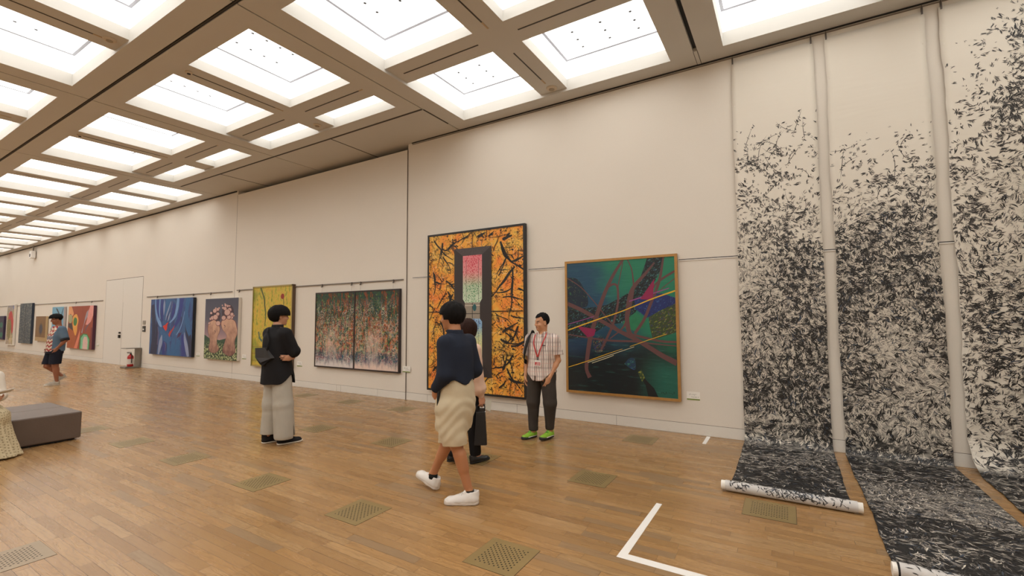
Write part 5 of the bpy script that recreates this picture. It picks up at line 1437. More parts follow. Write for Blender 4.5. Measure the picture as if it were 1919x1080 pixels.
def body(root, J, sk, sc=1.0, smile=False, h=0.006, hands=(), girth=1.0, tor=True, curlL=None):
    """one continuous skinned figure through the joints in J"""
    pts = [v for k, v in J.items() if k not in ('yaw', 'pitch', 'roll')]
    lo, hi = bounds(pts, 0.17); F = Field(lo, hi, h)
    R = rot3(J.get('yaw', 0.0), J.get('pitch', 0.0), J.get('roll', 0.0))
    pel, ch, nk = A(J['pel'], float), A(J['chest'], float), A(J['neck'], float); g = girth
    mid = (pel*0.5 + ch*0.5)
    fl = ((0, 1, 0), 1.45)
    F.cap(A(J['hipL'])*0.7 + pel*0.3, A(J['hipR'])*0.7 + pel*0.3, 0.095*g, 0.095*g, 0.04)
    F.cap(pel, mid, 0.13*g, 0.12*g, 0.05, fl); F.cap(mid, ch, 0.12*g, 0.142*g, 0.05, fl)
    F.cap(ch, nk - A([0, 0, 0.05]), 0.135*g, 0.06, 0.06, fl)
    for s in 'LR':
        F.cap(nk - A([0, 0, 0.035]), J['sh'+s], 0.050, 0.048*g, 0.04)
        F.chain([A(J['sh'+s]), A(J['el'+s])], [0.050*g, 0.038*g], 0.03); F.chain([A(J['el'+s]), A(J['wr'+s])], [0.038*g, 0.025], 0.02)
        m_ = A(J['el'+s])*0.72 + A(J['wr'+s])*0.28; F.cap(m_, m_*0.9 + A(J['wr'+s])*0.1, 0.037*g, 0.034*g, 0.02)
        F.chain([A(J['hip'+s]), A(J['kn'+s])], [0.088*g, 0.054*g], 0.04); F.chain([A(J['kn'+s]), A(J['an'+s])], [0.052*g, 0.035], 0.03)
        k_, a_ = A(J['kn'+s]), A(J['an'+s]); back = A(J.get('back'+s, (0, -1, 0)), float)
        F.cap(k_*0.78 + a_*0.22 + back*0.016, k_*0.52 + a_*0.48 + back*0.012, 0.050*g, 0.043*g, 0.03)
        F.cap(a_, a_*0.45 + A(J['ball'+s])*0.55 - A([0, 0, 0.012]), 0.033, 0.018, 0.02)
    for hd in hands: hand(F, *hd)
    head(F, J['head'], R, sc, smile, nk - A([0, 0, 0.03]))
    o = F.build('body', [sk, M_LIP, M_EYE, M_EYEW], root, face_index(J['head'], R, sc))
    return o, R
# ---- person in a black shirt and pale wide trousers, arms folded, facing the wall
root = person('person in loose black shirt and pale grey wide trousers, arms folded, seen from behind', (-5.68, 3.50), (0, 1))
SK1 = skin('skin_warm', (196, 146, 116))  # one even warm skin colour
J = dict(pel=(0.01, 0.0, 0.97), chest=(0.02, -0.03, 1.28), neck=(0.01, -0.02, 1.485), head=(0.0, 0.018, 1.625), yaw=-0.30, pitch=0.03,
         shL=(-0.155, -0.02, 1.405), shR=(0.185, -0.02, 1.405), elL=(-0.20, 0.10, 1.15), elR=(0.235, 0.075, 1.17), wrL=(0.205, 0.085, 1.095), wrR=(0.0, 0.21, 1.165),
         hipL=(-0.08, 0.0, 0.93), hipR=(0.10, 0.0, 0.93), knL=(-0.09, 0.0, 0.50), knR=(0.14, 0.03, 0.50), anL=(-0.10, -0.05, 0.09), anR=(0.14, 0.03, 0.09), ballL=(-0.08, 0.08, 0.04), ballR=(0.18, 0.16, 0.04))
o, R = body(root, J, SK1, 1.0, hands=[((0.222, 0.055, 1.092), (0.10, -0.99, 0.06), (-1, 0.0, 0.0), (0, 0.2, 1), (0.35, 0.55, 0.45)), ((-0.02, 0.20, 1.165), (-1, -0.25, -0.1), (0, -1, 0), (0, 0, 1), (0.3, 0.4, 0.3))])
hairdo(root, J['head'], R, HAIR_BLACK, (0.112, 0.137, 0.122), (0, -0.014, 0.033),
       [lambda x, y, z: np.minimum(y - f32(0.005) - z*f32(0.25), f32(0.012) - z + 0*x), lambda x, y, z: f32(-0.085) - z + y*f32(0.15), lambda x, y, z: np.minimum(f32(0.01) - z, y + f32(0.03))])
F = Field((-0.36, -0.33, 0.70), (0.40, 0.36, 1.55), 0.006)
F.loft([(0.72, 0.015, 0.005, 0.225, 0.185), (0.85, 0.015, 0.0, 0.215, 0.180), (1.05, 0.015, -0.02, 0.175, 0.160), (1.22, 0.015, -0.025, 0.185, 0.150), (1.36, 0.015, -0.025, 0.195, 0.130), (1.43, 0.012, -0.022, 0.14, 0.095), (1.475, 0.01, -0.022, 0.078, 0.072)], 0.0)
yoke(F, J)
for s, ws in (('L', (-0.04, 0.22, 1.13)), ('R', (0.16, 0.17, 1.185))):
    e = A(J['el'+s]); F.chain([A(J['sh'+s]) + A([0, 0, -0.01]), e], [0.082, 0.070], 0.05); F.chain([e, e*0.55 + A(ws)*0.45], [0.070, 0.062], 0.03)
# shirt tail: lower at the back, rising at the sides
_ss = lambda t_: np.clip(t_, 0, 1)**2 * (3 - 2*np.clip(t_, 0, 1))
F.all(lambda X, Y, Z: f32(0.762) + f32(0.115)*_ss((Y + f32(0.12))/f32(0.20))*(1 - _ss((Y - f32(0.075))/f32(0.06))) - Z + 0*X)
F.disp(wrinkle(3, 0.0035, 20))
SHIRT = cloth('shirt_black', (27, 26, 28))
F.build('shirt', SHIRT, root)
F = Field((-0.12, -0.14, 1.44), (0.14, 0.12, 1.54), 0.005)
F.loft([(1.455, 0.01, -0.022, 0.080, 0.074), (1.52, 0.008, -0.014, 0.066, 0.064)], 0.0); F.sub(lambda X, Y, Z: np.sqrt(((X - f32(0.008))/f32(0.9))**2 + (Y + f32(0.015))**2) - f32(0.058) + 0*Z, (-0.1, -0.1, 1.4), (0.1, 0.1, 1.6))
F.build('collar', SHIRT, root)
F = Field((-0.30, -0.26, 0.0), (0.36, 0.30, 1.06), 0.006)
F.loft([(0.78, 0.015, 0.0, 0.175, 0.140), (0.95, 0.015, 0.0, 0.165, 0.125), (1.04, 0.015, -0.01, 0.150, 0.11)], 0.0)
F.chain([(-0.075, 0.0, 0.90), (-0.085, 0.0, 0.50), (-0.095, -0.02, 0.13)], [0.108, 0.114, 0.112], 0.05); F.chain([(0.095, 0.0, 0.90), (0.135, 0.01, 0.50), (0.155, 0.02, 0.12)], [0.110, 0.117, 0.118], 0.02)
F.disp(wrinkle(11, 0.004, 14, 6, (1, 1, 0.22)))
F.all(lambda X, Y, Z: f32(0.075) - Z + np.where(X > f32(0.03), f32(0.035) * np.clip((Y - f32(0.07))/f32(0.08), 0, 1), f32(0.045)))
F.sub(lambda X, Y, Z: np.maximum(np.abs(Y - f32(0.085) - (f32(0.22) - Z)*f32(0.1)) - (f32(0.26) - Z)*f32(0.12), np.maximum(f32(0.20) - X, Z - f32(0.26))), (0.15, 0.0, 0.0), (0.35, 0.2, 0.3))
F.build('trousers', cloth('trousers_pale_grey', (178, 172, 160)), root)
BSH = [cloth('shoe_black_suede', (30, 28, 30)), plain('sole_white', lin(206, 196, 180), 0.5)]
shoe(root, (0.11, -0.05, 0), (0.205, 0.245, 0), BSH, style='flat'); shoe(root, (-0.115, -0.115, 0), (-0.055, 0.185, 0), BSH, style='flat')
t = thing('shoulder_bag', 'flat dark grey sling bag worn on the back of the person in black', 'bag', (-5.68, 3.50, 0))
q = MB()
pts = [(-0.10, -0.24, 1.225), (0.055, -0.205, 1.235), (0.155, -0.185, 1.10), (0.02, -0.235, 1.045), (-0.10, -0.235, 1.105)]
bk = [(x, y + 0.05, z) for x, y, z in pts]
q.add(pts + bk, [(0, 1, 2), (0, 2, 4), (4, 2, 3), (9, 7, 5), (7, 6, 5), (9, 8, 7)] + [(i, 5 + i, 5 + (i + 1) % 5, (i + 1) % 5) for i in range(5)], 0)
q.build('pouch', cloth('bag_charcoal', (64, 62, 62)), t)
q = MB(); q.add([(-0.10, -0.235, 1.105), (0.155, -0.185, 1.10), (0.03, -0.215, 1.00), (-0.06, -0.200, 1.02), (-0.10, -0.185, 1.105), (0.155, -0.135, 1.10), (0.03, -0.175, 1.00), (-0.06, -0.16, 1.02)], [(0, 1, 2, 3), (4, 7, 6, 5), (0, 3, 7, 4), (3, 2, 6, 7), (2, 1, 5, 6), (0, 4, 5, 1)])
q.build('lower_pocket', SHIRT, t)
q = MB(); q.tube([(0.10, -0.20, 1.20), (0.10, -0.178, 1.32), (0.03, -0.165, 1.42), (-0.06, -0.10, 1.47)], 0.012, 6); q.build('strap', SHIRT, t, smooth=True)

# ---- walking person: navy shirt, cream shorts, white sneakers
root = person('person walking left in dark navy shirt, cream shorts and white sneakers', (-2.50, 3.27), (-1, 0))
SK2 = skin('skin_tan', (182, 126, 88))
J = dict(pel=(-0.01, 0.055, 0.95), chest=(-0.01, 0.075, 1.26), neck=(0.0, 0.075, 1.455), head=(0.01, 0.130, 1.60), yaw=0.25, pitch=0.05,
         shL=(-0.160, 0.07, 1.375), shR=(0.155, 0.055, 1.375), elL=(-0.195, 0.035, 1.10), elR=(0.222, 0.025, 1.11), wrL=(-0.165, 0.165, 0.965), wrR=(0.155, 0.185, 0.965),
         hipL=(-0.095, 0.05, 0.90), hipR=(0.085, 0.07, 0.90), knL=(-0.085, 0.0, 0.495), knR=(0.065, 0.20, 0.50), anL=(-0.035, -0.105, 0.095), anR=(0.05, 0.375, 0.145),
         ballL=(-0.08, 0.0, 0.045), ballR=(0.06, 0.47, 0.11), backR=(0, -0.8, -0.3))
o, R = body(root, J, SK2, 1.0, hands=[((-0.165, 0.165, 0.965), (0.3, 0.45, -0.8), (0.8, -0.3, 0.2), (0, 0.5, 0.6), (0.4, 0.5, 0.4)), ((0.155, 0.185, 0.965), (-0.4, 0.5, -0.75), (-0.8, -0.3, 0.2), (0, 0.5, 0.6), (0.4, 0.5, 0.4))])
hairdo(root, J['head'], R, HAIR_BLACK, (0.106, 0.126, 0.118), (0, -0.012, 0.034),
       [lambda x, y, z: np.minimum(y - f32(0.045), f32(0.03) - z + 0*x), lambda x, y, z: f32(-0.082) - z + y*f32(0.3), lambda x, y, z: np.minimum(f32(-0.02) - z, y + f32(0.005))])
NAVY = cloth('shirt_navy', (34, 40, 54))
F = Field((-0.36, -0.22, 0.86), (0.38, 0.40, 1.54), 0.006)
F.loft([(0.93, -0.01, 0.075, 0.175, 0.150), (1.02, -0.01, 0.065, 0.182, 0.148), (1.12, -0.01, 0.068, 0.178, 0.140), (1.26, -0.008, 0.072, 0.180, 0.135), (1.345, -0.005, 0.068, 0.172, 0.120), (1.405, 0.0, 0.072, 0.14, 0.095), (1.445, 0.0, 0.076, 0.080, 0.074)], 0.0)
yoke(F, J)
for s in 'LR':
    e = A(J['el'+s]); F.chain([A(J['sh'+s]) + A([0, 0, -0.01]), e], [0.072, 0.070], 0.05); F.chain([e, A(J['wr'+s])*0.8 + e*0.2], [0.068, 0.054], 0.035)
F.all(lambda X, Y, Z: f32(1.035) - f32(0.55)*np.clip(Y - f32(0.02), 0, 0.2) + f32(0.02)*np.sin(X*f32(30)) - Z - 10*np.clip(np.abs(X + f32(0.005)) - f32(0.185), 0, 1))
F.disp(wrinkle(7, 0.0040, 17)); F.disp(wrinkle(31, 0.0075, 11, 6, (1, 1, 0.25)))
F.build('shirt', NAVY, root)
F = Field((-0.12, -0.04, 1.40), (0.12, 0.20, 1.53), 0.005)
F.loft([(1.42, 0.0, 0.076, 0.084, 0.078), (1.49, 0.0, 0.085, 0.068, 0.068)], 0.0); F.sub(lambda X, Y, Z: np.sqrt(X**2 + (Y - f32(0.083))**2) - f32(0.060) + 0*Z, (-0.1, -0.1, 1.35), (0.1, 0.2, 1.6))
F.build('collar', NAVY, root)
F = Field((-0.30, -0.25, 0.42), (0.28, 0.42, 1.08), 0.006)
F.loft([(0.60, -0.01, 0.085, 0.150, 0.150), (0.72, -0.01, 0.075, 0.170, 0.165), (0.86, -0.01, 0.065, 0.182, 0.170), (0.98, -0.01, 0.06, 0.168, 0.145), (1.065, -0.01, 0.06, 0.155, 0.125)], 0.0)
F.chain([(-0.09, 0.045, 0.82), (-0.092, 0.000, 0.40)], [0.130, 0.104], 0.02, None); F.chain([(0.078, 0.095, 0.82), (0.066, 0.215, 0.40)], [0.128, 0.100], 0.02)
def _folds(X, Y, Z):                        # drag folds from the seat towards the front of the thigh
    w_ = np.sin((Z*f32(0.9) + Y*f32(0.75) + f32(0.05)*np.sin(X*f32(14)))*f32(62) + f32(1.1)*np.sin(Y*f32(17) + Z*f32(9)))
    return f32(0.0032)*w_*np.clip((f32(0.95) - Z)/f32(0.15), 0, 1)*np.clip((Z - f32(0.48))/f32(0.1), 0, 1)
F.disp(_folds); F.disp(wrinkle(5, 0.0045, 19, 6, (1, 1, 0.8)))
F.all(lambda X, Y, Z: f32(0.500) - f32(0.18)*np.clip(Y - f32(0.0), 0, 0.32) - Z + 0*X)
F.build('shorts', cloth('shorts_cream', (204, 189, 160)), root)
q = MB(); ring = [(-0.01 + 0.160*math.cos(a*PI/12), 0.06 + 0.130*math.sin(a*PI/12)) for a in range(25)]
for i in range(24): q.add([(*ring[i], 1.035), (*ring[i+1], 1.035), (*ring[i+1], 1.07), (*ring[i], 1.07)], [(0, 1, 2, 3)])
q.build('belt', plain('belt_brown', lin(70, 40, 32), 0.5), root)
q = MB(); q.tube([(-0.190, 0.105, 0.98), (-0.192, 0.115, 0.90), (-0.186, 0.120, 0.80)], [0.014, 0.012, 0.010], 8); q.build('pocket_strap', plain('strap_black', lin(26, 26, 28), 0.7), root, smooth=True)
WSH = [plain('shoe_white_leather', lin(226, 220, 214), 0.45, var=0.03), plain('sole_offwhite', lin(216, 206, 196), 0.5), plain('lace_white', lin(232, 228, 222), 0.7)]
SOCK = cloth('sock_black', (30, 32, 30))
shoe(root, (0.0, -0.185, 0), (-0.155, 0.085, 0), WSH, L=0.305); shoe(root, (0.05, 0.315, 0.0), (0.075, 0.60, 0.0), WSH, L=0.300, pitch=0.30, lift=0.005)
for a, b_ in (((-0.035, -0.105, 0.075), (-0.035, -0.105, 0.115)), ((0.05, 0.378, 0.105), (0.05, 0.372, 0.150))):
    q = MB(); q.cyl(a, b_, 0.041, 16, r2=0.040); q.build('sock', SOCK, root, smooth=True)

# ---- woman behind the walker: back view, pale pink blouse, black trousers
root = person('woman with dark bobbed hair and pale pink blouse, half hidden behind the walking person', (-3.085, 4.11), (0.25, 0.97))
SK3 = skin('skin_fair_hand', (206, 152, 122))
J = dict(pel=(0.0, 0.0, 0.86), chest=(0.0, 0.0, 1.14), neck=(0.0, 0.0, 1.32), head=(0.0, 0.03, 1.445), yaw=0.1, pitch=0.1,
         shL=(-0.165, 0.0, 1.25), shR=(0.165, 0.0, 1.25), elL=(-0.19, 0.02, 0.98), elR=(0.185, -0.01, 0.98), wrL=(-0.17, 0.12, 0.78), wrR=(0.185, 0.06, 0.735),
         hipL=(-0.08, 0.0, 0.82), hipR=(0.08, 0.0, 0.82), knL=(-0.08, -0.02, 0.46), knR=(0.08, 0.04, 0.46), anL=(-0.08, -0.13, 0.10), anR=(0.09, 0.07, 0.09), ballL=(-0.08, -0.03, 0.04), ballR=(0.12, 0.18, 0.05))
o, R = body(root, J, SK3, 0.95, girth=0.9, hands=[((0.185, 0.06, 0.735), (0.05, 0.1, -1), (-0.95, 0.1, 0.0), (0, 1, 0), (0.55, 0.9, 0.7)), ((-0.17, 0.12, 0.78), (0.1, 0.2, -1), (0.9, 0.1, 0), (0, 1, 0))])
hairdo(root, J['head'], R, HAIR_BROWN, (0.108, 0.124, 0.125), (0, -0.015, 0.022),
       [lambda x, y, z: np.minimum(y - f32(0.055), f32(0.05) - z + 0*x), lambda x, y, z: f32(-0.10) - z + 0*x], 0.98)
PINK = cloth('blouse_pale_pink', (226, 192, 170), 0.6)
F = Field((-0.32, -0.22, 0.70), (0.32, 0.26, 1.38), 0.006)
F.loft([(0.76, 0, 0, 0.185, 0.14), (0.95, 0, 0, 0.165, 0.125), (1.10, 0, 0, 0.175, 0.125), (1.20, 0, 0, 0.18, 0.11), (1.27, 0, 0, 0.12, 0.085), (1.315, 0, 0, 0.07, 0.065)], 0.0)
yoke(F, J, 0.055)
for s in 'LR':
    e, w_ = A(J['el'+s]), A(J['wr'+s]); F.chain([A(J['sh'+s]), e, e*0.35 + w_*0.65], [0.062, 0.068, 0.076], 0.04); F.chain([e*0.35 + w_*0.65, w_*0.95 + e*0.05], [0.074, 0.040], 0.02)
F.disp(wrinkle(9, 0.004, 20)); F.build('blouse', PINK, root)
BLK = cloth('trousers_black', (24, 23, 25))
F = Field((-0.26, -0.26, 0.06), (0.28, 0.24, 0.92), 0.006)
F.loft([(0.76, 0, 0, 0.155, 0.115), (0.90, 0, 0, 0.14, 0.105)], 0.0)
F.chain([(-0.08, 0, 0.80), (-0.08, -0.02, 0.46), (-0.08, -0.125, 0.12)], [0.092, 0.075, 0.062], 0.03); F.chain([(0.08, 0, 0.80), (0.08, 0.03, 0.46), (0.085, 0.06, 0.12)], [0.092, 0.075, 0.062], 0.03)
F.disp(wrinkle(2, 0.003, 16)); F.all(lambda X, Y, Z: f32(0.085) - Z + 0*X + 0*Y); F.build('trousers', BLK, root)
KSH = [plain('shoe_black_leather', lin(22, 21, 22), 0.35), plain('sole_black', lin(18, 18, 18), 0.6)]
shoe(root, (0.075, -0.01, 0), (0.14, 0.22, 0), KSH, L=0.24, style='flat', w=0.9, pitch=0.10); shoe(root, (-0.085, -0.20, 0.03), (-0.075, 0.04, 0), KSH, L=0.24, style='flat', w=0.9, pitch=-0.12)
# her tote bag and the leaflet in the same hand
def w2(x, y, z):
    rz = math.atan2(-0.25, 0.97); return (-3.085 + x*math.cos(rz) - y*math.sin(rz), 4.11 + x*math.sin(rz) + y*math.cos(rz), z)
t = thing('handbag', 'black upright leather bag hanging from the hand of the woman in pink', 'bag', w2(0.165, 0.07, 0.0), 0.60)
q = MB(); pr = [(-0.068, -0.13), (0.068, -0.13), (0.068, 0.13), (-0.068, 0.13)]; tp = [(-0.048, -0.11), (0.048, -0.11), (0.048, 0.11), (-0.048, 0.11)]
q.add([(x, y, 0.235) for x, y in pr] + [(x, y, 0.585) for x, y in tp], [(3, 2, 1, 0), (4, 5, 6, 7), (0, 1, 5, 4), (1, 2, 6, 5), (2, 3, 7, 6), (3, 0, 4, 7)])
q.build('bag_body', plain('bag_black_leather', lin(20, 19, 20), 0.55), t, bevel=0.008)
for sx in (-0.044, 0.044):
    q = MB(); q.tube([(sx, -0.07, 0.58), (sx, -0.055, 0.63), (sx*0.5 + 0.005, 0.0, 0.655), (sx, 0.055, 0.63), (sx, 0.07, 0.58)], 0.006, 8); q.build('bag_handle', plain('bag_black_leather', lin(20, 19, 20), 0.55), t, smooth=True)
for y_ in (-0.07, 0.07):
    q = MB(); q.cyl((0.044, y_, 0.575), (0.054, y_, 0.575), 0.010, 10); q.build('buckle', plain('buckle_silver', lin(200, 196, 190), 0.3, 0.9), t)
t = thing('leaflet', 'folded pale leaflet in the hand of the woman in pink', 'paper', w2(0.215, 0.10, 0.60), math.atan2(-0.25, 0.97))
q = MB(); q.add([(0, -0.02, 0.0), (0.035, 0.035, -0.03), (0.04, 0.05, 0.085), (0.0, 0.0, 0.095), (0.003, -0.02, 0.0), (0.038, 0.033, -0.03), (0.043, 0.048, 0.085), (0.003, 0.0, 0.095)], [(0, 1, 2, 3), (7, 6, 5, 4), (0, 4, 5, 1), (1, 5, 6, 2), (2, 6, 7, 3), (3, 7, 4, 0)])
q.build('sheet', plain('leaflet_paper', lin(206, 204, 190), 0.7), t)

# ---- smiling man in a checked shirt with red lanyard
root = person('smiling man in checked short-sleeved shirt with red lanyard and green sneakers', (-2.86, 5.42), (0, -1))
SK4 = skin('skin_light_tan', (204, 152, 116))
J = dict(pel=(-0.045, 0.0, 0.90), chest=(-0.06, 0.01, 1.20), neck=(-0.07, 0.01, 1.375), head=(-0.068, 0.035, 1.525), yaw=-0.62, pitch=0.10, roll=0.05,
         shL=(-0.235, 0.0, 1.305), shR=(0.125, 0.0, 1.305), elL=(-0.275, -0.02, 1.03), elR=(0.185, -0.02, 1.03), wrL=(-0.195, 0.075, 0.815), wrR=(0.185, 0.03, 0.805),
         hipL=(-0.135, 0.0, 0.86), hipR=(0.045, 0.0, 0.86), knL=(-0.165, 0.02, 0.47), knR=(0.075, 0.03, 0.47), anL=(-0.13, -0.05, 0.10), anR=(0.085, 0.02, 0.09), ballL=(-0.11, 0.05, 0.045), ballR=(0.115, 0.13, 0.04))
o, R = body(root, J, SK4, 0.97, True, h=0.005, girth=0.95, hands=[((-0.195, 0.075, 0.815), (0.28, 0.25, -0.95), (0.6, -0.7, 0.1), (0.5, 0.8, 0.2), (0.30, 0.45, 0.35)), ((0.185, 0.03, 0.805), (-0.05, 0.12, -1), (-0.9, -0.2, 0), (-0.1, 1, 0), (0.35, 0.5, 0.4))])
hairdo(root, J['head'], R, HAIR_BLACK, (0.086, 0.104, 0.100), (0, -0.014, 0.038),
       [lambda x, y, z: np.minimum(y - f32(0.030) + np.abs(x + f32(0.02))*f32(0.15), f32(0.088) - y*f32(0.25) - z - x*f32(0.15)), lambda x, y, z: f32(-0.055) - z + 0*x, lambda x, y, z: np.minimum(f32(0.028) - z, y + f32(0.028)), lambda x, y, z: np.minimum(f32(0.06) - z, y - f32(0.012))], 0.97, h=0.005)
def check_mat():
    t = NT('shirt_check', 0.85, spec=0.2)
    x, y, z = t.sep(t.obj())
    w = t.noise(t.obj(), 5.0, 2.0) * 0.035
    xa = x * 0.9 + y * 0.4 + w
    def bands(c_, per, wd, off): return 1.0 - (((c_ + off) / per).fract() - 0.5).abs().step(wd * 0.6, wd)
    n1 = t.noise(t.vec(xa * 60.0, z * 1.2), 1.0, 2.0)                     # irregular woven stripes
    col = t.mix(bands(xa, 0.090, 0.20, 0.0) * 0.5, lin(230, 216, 206), lin(190, 160, 148))
    col = t.mix(n1.step(0.56, 0.62) * 0.6, col, lin(100, 88, 90))
    col = t.mix(bands(xa, 0.030, 0.10, 0.011) * 0.75, col, lin(52, 46, 52))
    col = t.mix(bands(z, 0.110, 0.14, 0.0) * 0.30, col, lin(140, 120, 118))
    col = t.mix(bands(z, 0.110, 0.05, 0.05) * 0.35, col, lin(214, 160, 148))
    t.color(col); t.bump(t.noise(t.obj(), 250.0, 1.0), 0.001)
    return t.mat
CHK = check_mat()
F = Field((-0.40, -0.20, 0.72), (0.32, 0.22, 1.44), 0.005)
F.loft([(0.74, -0.055, 0.005, 0.218, 0.150), (0.90, -0.055, 0.005, 0.198, 0.142), (1.05, -0.058, 0.01, 0.178, 0.130), (1.18, -0.06, 0.01, 0.190, 0.128), (1.27, -0.06, 0.005, 0.190, 0.110), (1.325, -0.065, 0.005, 0.125, 0.085), (1.365, -0.07, 0.01, 0.072, 0.068)], 0.0)
yoke(F, J, 0.060)
for s, sx in (('L', -1), ('R', 1)):
    sh, e = A(J['sh'+s]), A(J['el'+s]); F.chain([sh + A([0, 0, -0.012]), sh*0.18 + e*0.82], [0.072, 0.080], 0.045)
    p_ = sh*0.24 + e*0.76; pl = F.plane(p_, e - sh)
    F.all(lambda X, Y, Z, pl=pl, sx=sx: np.where((X + f32(0.06))*sx > f32(0.192), pl(X, Y, Z), f32(-1)))
F.all(lambda X, Y, Z: f32(0.775) + f32(0.9)*np.clip(np.abs(X + f32(0.055)) - f32(0.07), 0, 0.1) + np.where(np.abs(X + f32(0.02)) < f32(0.012), np.where(Y > 0, f32(0.06), f32(0)), f32(0)) - Z)
F.disp(wrinkle(13, 0.0045, 20)); F.disp(wrinkle(17, 0.006, 12, 6, (1, 1, 0.3))); F.build('shirt', CHK, root)
F = Field((-0.20, -0.12, 1.30), (0.06, 0.14, 1.44), 0.004)
F.loft([(1.335, -0.07, 0.012, 0.085, 0.082), (1.405, -0.07, 0.016, 0.064, 0.062)], 0.0); F.sub(lambda X, Y, Z: np.sqrt((X + f32(0.07))**2 + (Y - f32(0.016))**2) - f32(0.058) + 0*Z, (-0.2, -0.1, 1.3), (0.1, 0.2, 1.45))
F.sub(lambda X, Y, Z: np.maximum(np.abs(X + f32(0.07)) - (Z - f32(1.33))*f32(0.55), f32(0.02) - Y), (-0.2, -0.0, 1.3), (0.1, 0.2, 1.45)); F.build('collar', CHK, root)
GRY = cloth('trousers_dark_grey', (66, 60, 55))
F = Field((-0.32, -0.20, 0.06), (0.24, 0.22, 0.96), 0.006)
F.loft([(0.78, -0.045, 0.0, 0.178, 0.125), (0.93, -0.05, 0.0, 0.165, 0.115)], 0.0)
F.chain([(-0.135, 0.0, 0.82), (-0.170, 0.02, 0.47), (-0.128, -0.045, 0.15)], [0.108, 0.082, 0.064], 0.03); F.chain([(0.055, 0.0, 0.82), (0.078, 0.03, 0.47), (0.080, 0.02, 0.12)], [0.108, 0.086, 0.066], 0.03)
F.disp(wrinkle(21, 0.0045, 15, 6, (1, 1, 0.7)))
F.all(lambda X, Y, Z: np.where(X < f32(-0.045), f32(0.115), f32(0.095)) - Z + 0*Y); F.build('trousers', GRY, root)
GSH = [plain('shoe_lime_green', lin(138, 186, 48), 0.6, var=0.15, scale=60), plain('sole_black_rubber', lin(34, 34, 36), 0.6), plain('lace_green', lin(50, 150, 70), 0.7)]
for hl, to, lf in (((0.075, -0.05, 0), (0.140, 0.205, 0), 0.0), ((-0.142, -0.115, 0.012), (-0.098, 0.14, 0.012), 0.0)):
    u_ = shoe(root, hl, to, GSH, L=0.27)
    d_ = (A(to) - A(hl)); d_ /= np.linalg.norm(d_); s_ = A([d_[1], -d_[0], 0])
    q = MB()
    for sg in (-1, 1):
        q.tube([tuple(A(hl) + d_*0.03 + s_*sg*0.040 + A([0, 0, 0.027])), tuple(A(hl) + d_*0.11 + s_*sg*0.0435 + A([0, 0, 0.027])), tuple(A(hl) + d_*0.20 + s_*sg*0.050 + A([0, 0, 0.028]))], 0.006, 6)
    q.build('midsole_band', plain('midsole_white', lin(216, 212, 206), 0.5), u_, smooth=True)
t = thing('lanyard', 'red lanyard with white badge hanging on the smiling man\'s chest', 'lanyard', (-2.86, 5.42, 0), PI)
q = MB(); LRED = plain('lanyard_red', lin(190, 44, 44), 0.6)
for ps in ([(-0.135, 0.03, 1.395), (-0.150, 0.090, 1.345), (-0.132, 0.140, 1.26), (-0.100, 0.154, 1.17), (-0.066, 0.156, 1.075)], [(0.0, 0.03, 1.390), (0.012, 0.090, 1.335), (0.0, 0.140, 1.25), (-0.030, 0.154, 1.16), (-0.062, 0.156, 1.075)]):
    c_ = catmull(ps, 6); vs = []
    for i, p_ in enumerate(c_):
        d_ = c_[min(i+1, len(c_)-1)] - c_[max(i-1, 0)]; d_ /= np.linalg.norm(d_); s_ = np.cross(d_, (0, 1, 0)); s_ /= np.linalg.norm(s_)
        vs += [p_ + s_*0.0075, p_ - s_*0.0075, p_ + s_*0.0075 - A([0, 0.003, 0]), p_ - s_*0.0075 - A([0, 0.003, 0])]
    q.add(vs, [f_ for i in range(len(c_)-1) for f_ in ((4*i, 4*i+1, 4*i+5, 4*i+4), (4*i+2, 4*i+6, 4*i+7, 4*i+3), (4*i, 4*i+4, 4*i+6, 4*i+2), (4*i+1, 4*i+3, 4*i+7, 4*i+5))])
q.build('strap', LRED, t)
q = MB(); q.box((-0.071, 0.152, 1.035), (-0.059, 0.160, 1.078)); q.build('clip', M_DARK, t)
q = MB(); q.box((-0.112, 0.156, 0.955), (-0.018, 0.159, 1.035)); q.build('badge', M_CARD, t)
q = MB(); q.box((-0.104, 0.1592, 0.966), (-0.026, 0.1598, 1.010), 0)
for r_ in range(3): q.box((-0.098, 0.1599, 0.972 + r_*0.012), (-0.034 - 0.01*r_, 0.1602, 0.977 + r_*0.012), 1)
q.build('badge_print', [LRED, M_CARD], t)
q = MB(); q.box((-0.168, 0.130, 1.222), (-0.128, 0.139, 1.232)); q.build('pen_clip', M_DARK, root)
t = thing('shoulder_bag', 'black bag on the right shoulder of the smiling man', 'bag', (-2.86, 5.42, 0), PI)
q = MB(); c_ = catmull([(0.150, -0.10, 1.15), (0.135, -0.09, 1.33), (0.085, 0.0, 1.392), (0.088, 0.085, 1.345), (0.105, 0.128, 1.25), (0.140, 0.128, 1.12), (0.165, 0.09, 1.02), (0.170, 0.0, 0.98)], 6); vs = []
for i, p_ in enumerate(c_):
    d_ = c_[min(i+1, len(c_)-1)] - c_[max(i-1, 0)]; d_ /= np.linalg.norm(d_); o_ = p_ - A([0.03, 0.0, p_[2]]); o_ -= d_*(o_@d_); o_ /= max(np.linalg.norm(o_), 1e-6); s_ = np.cross(d_, o_)
    vs += [p_ + s_*0.028 + o_*0.012, p_ - s_*0.028 + o_*0.012, p_ + s_*0.028, p_ - s_*0.028]
q.add(vs, [f_ for i in range(len(c_)-1) for f_ in ((4*i, 4*i+1, 4*i+5, 4*i+4), (4*i+2, 4*i+6, 4*i+7, 4*i+3), (4*i, 4*i+4, 4*i+6, 4*i+2), (4*i+1, 4*i+3, 4*i+7, 4*i+5))])
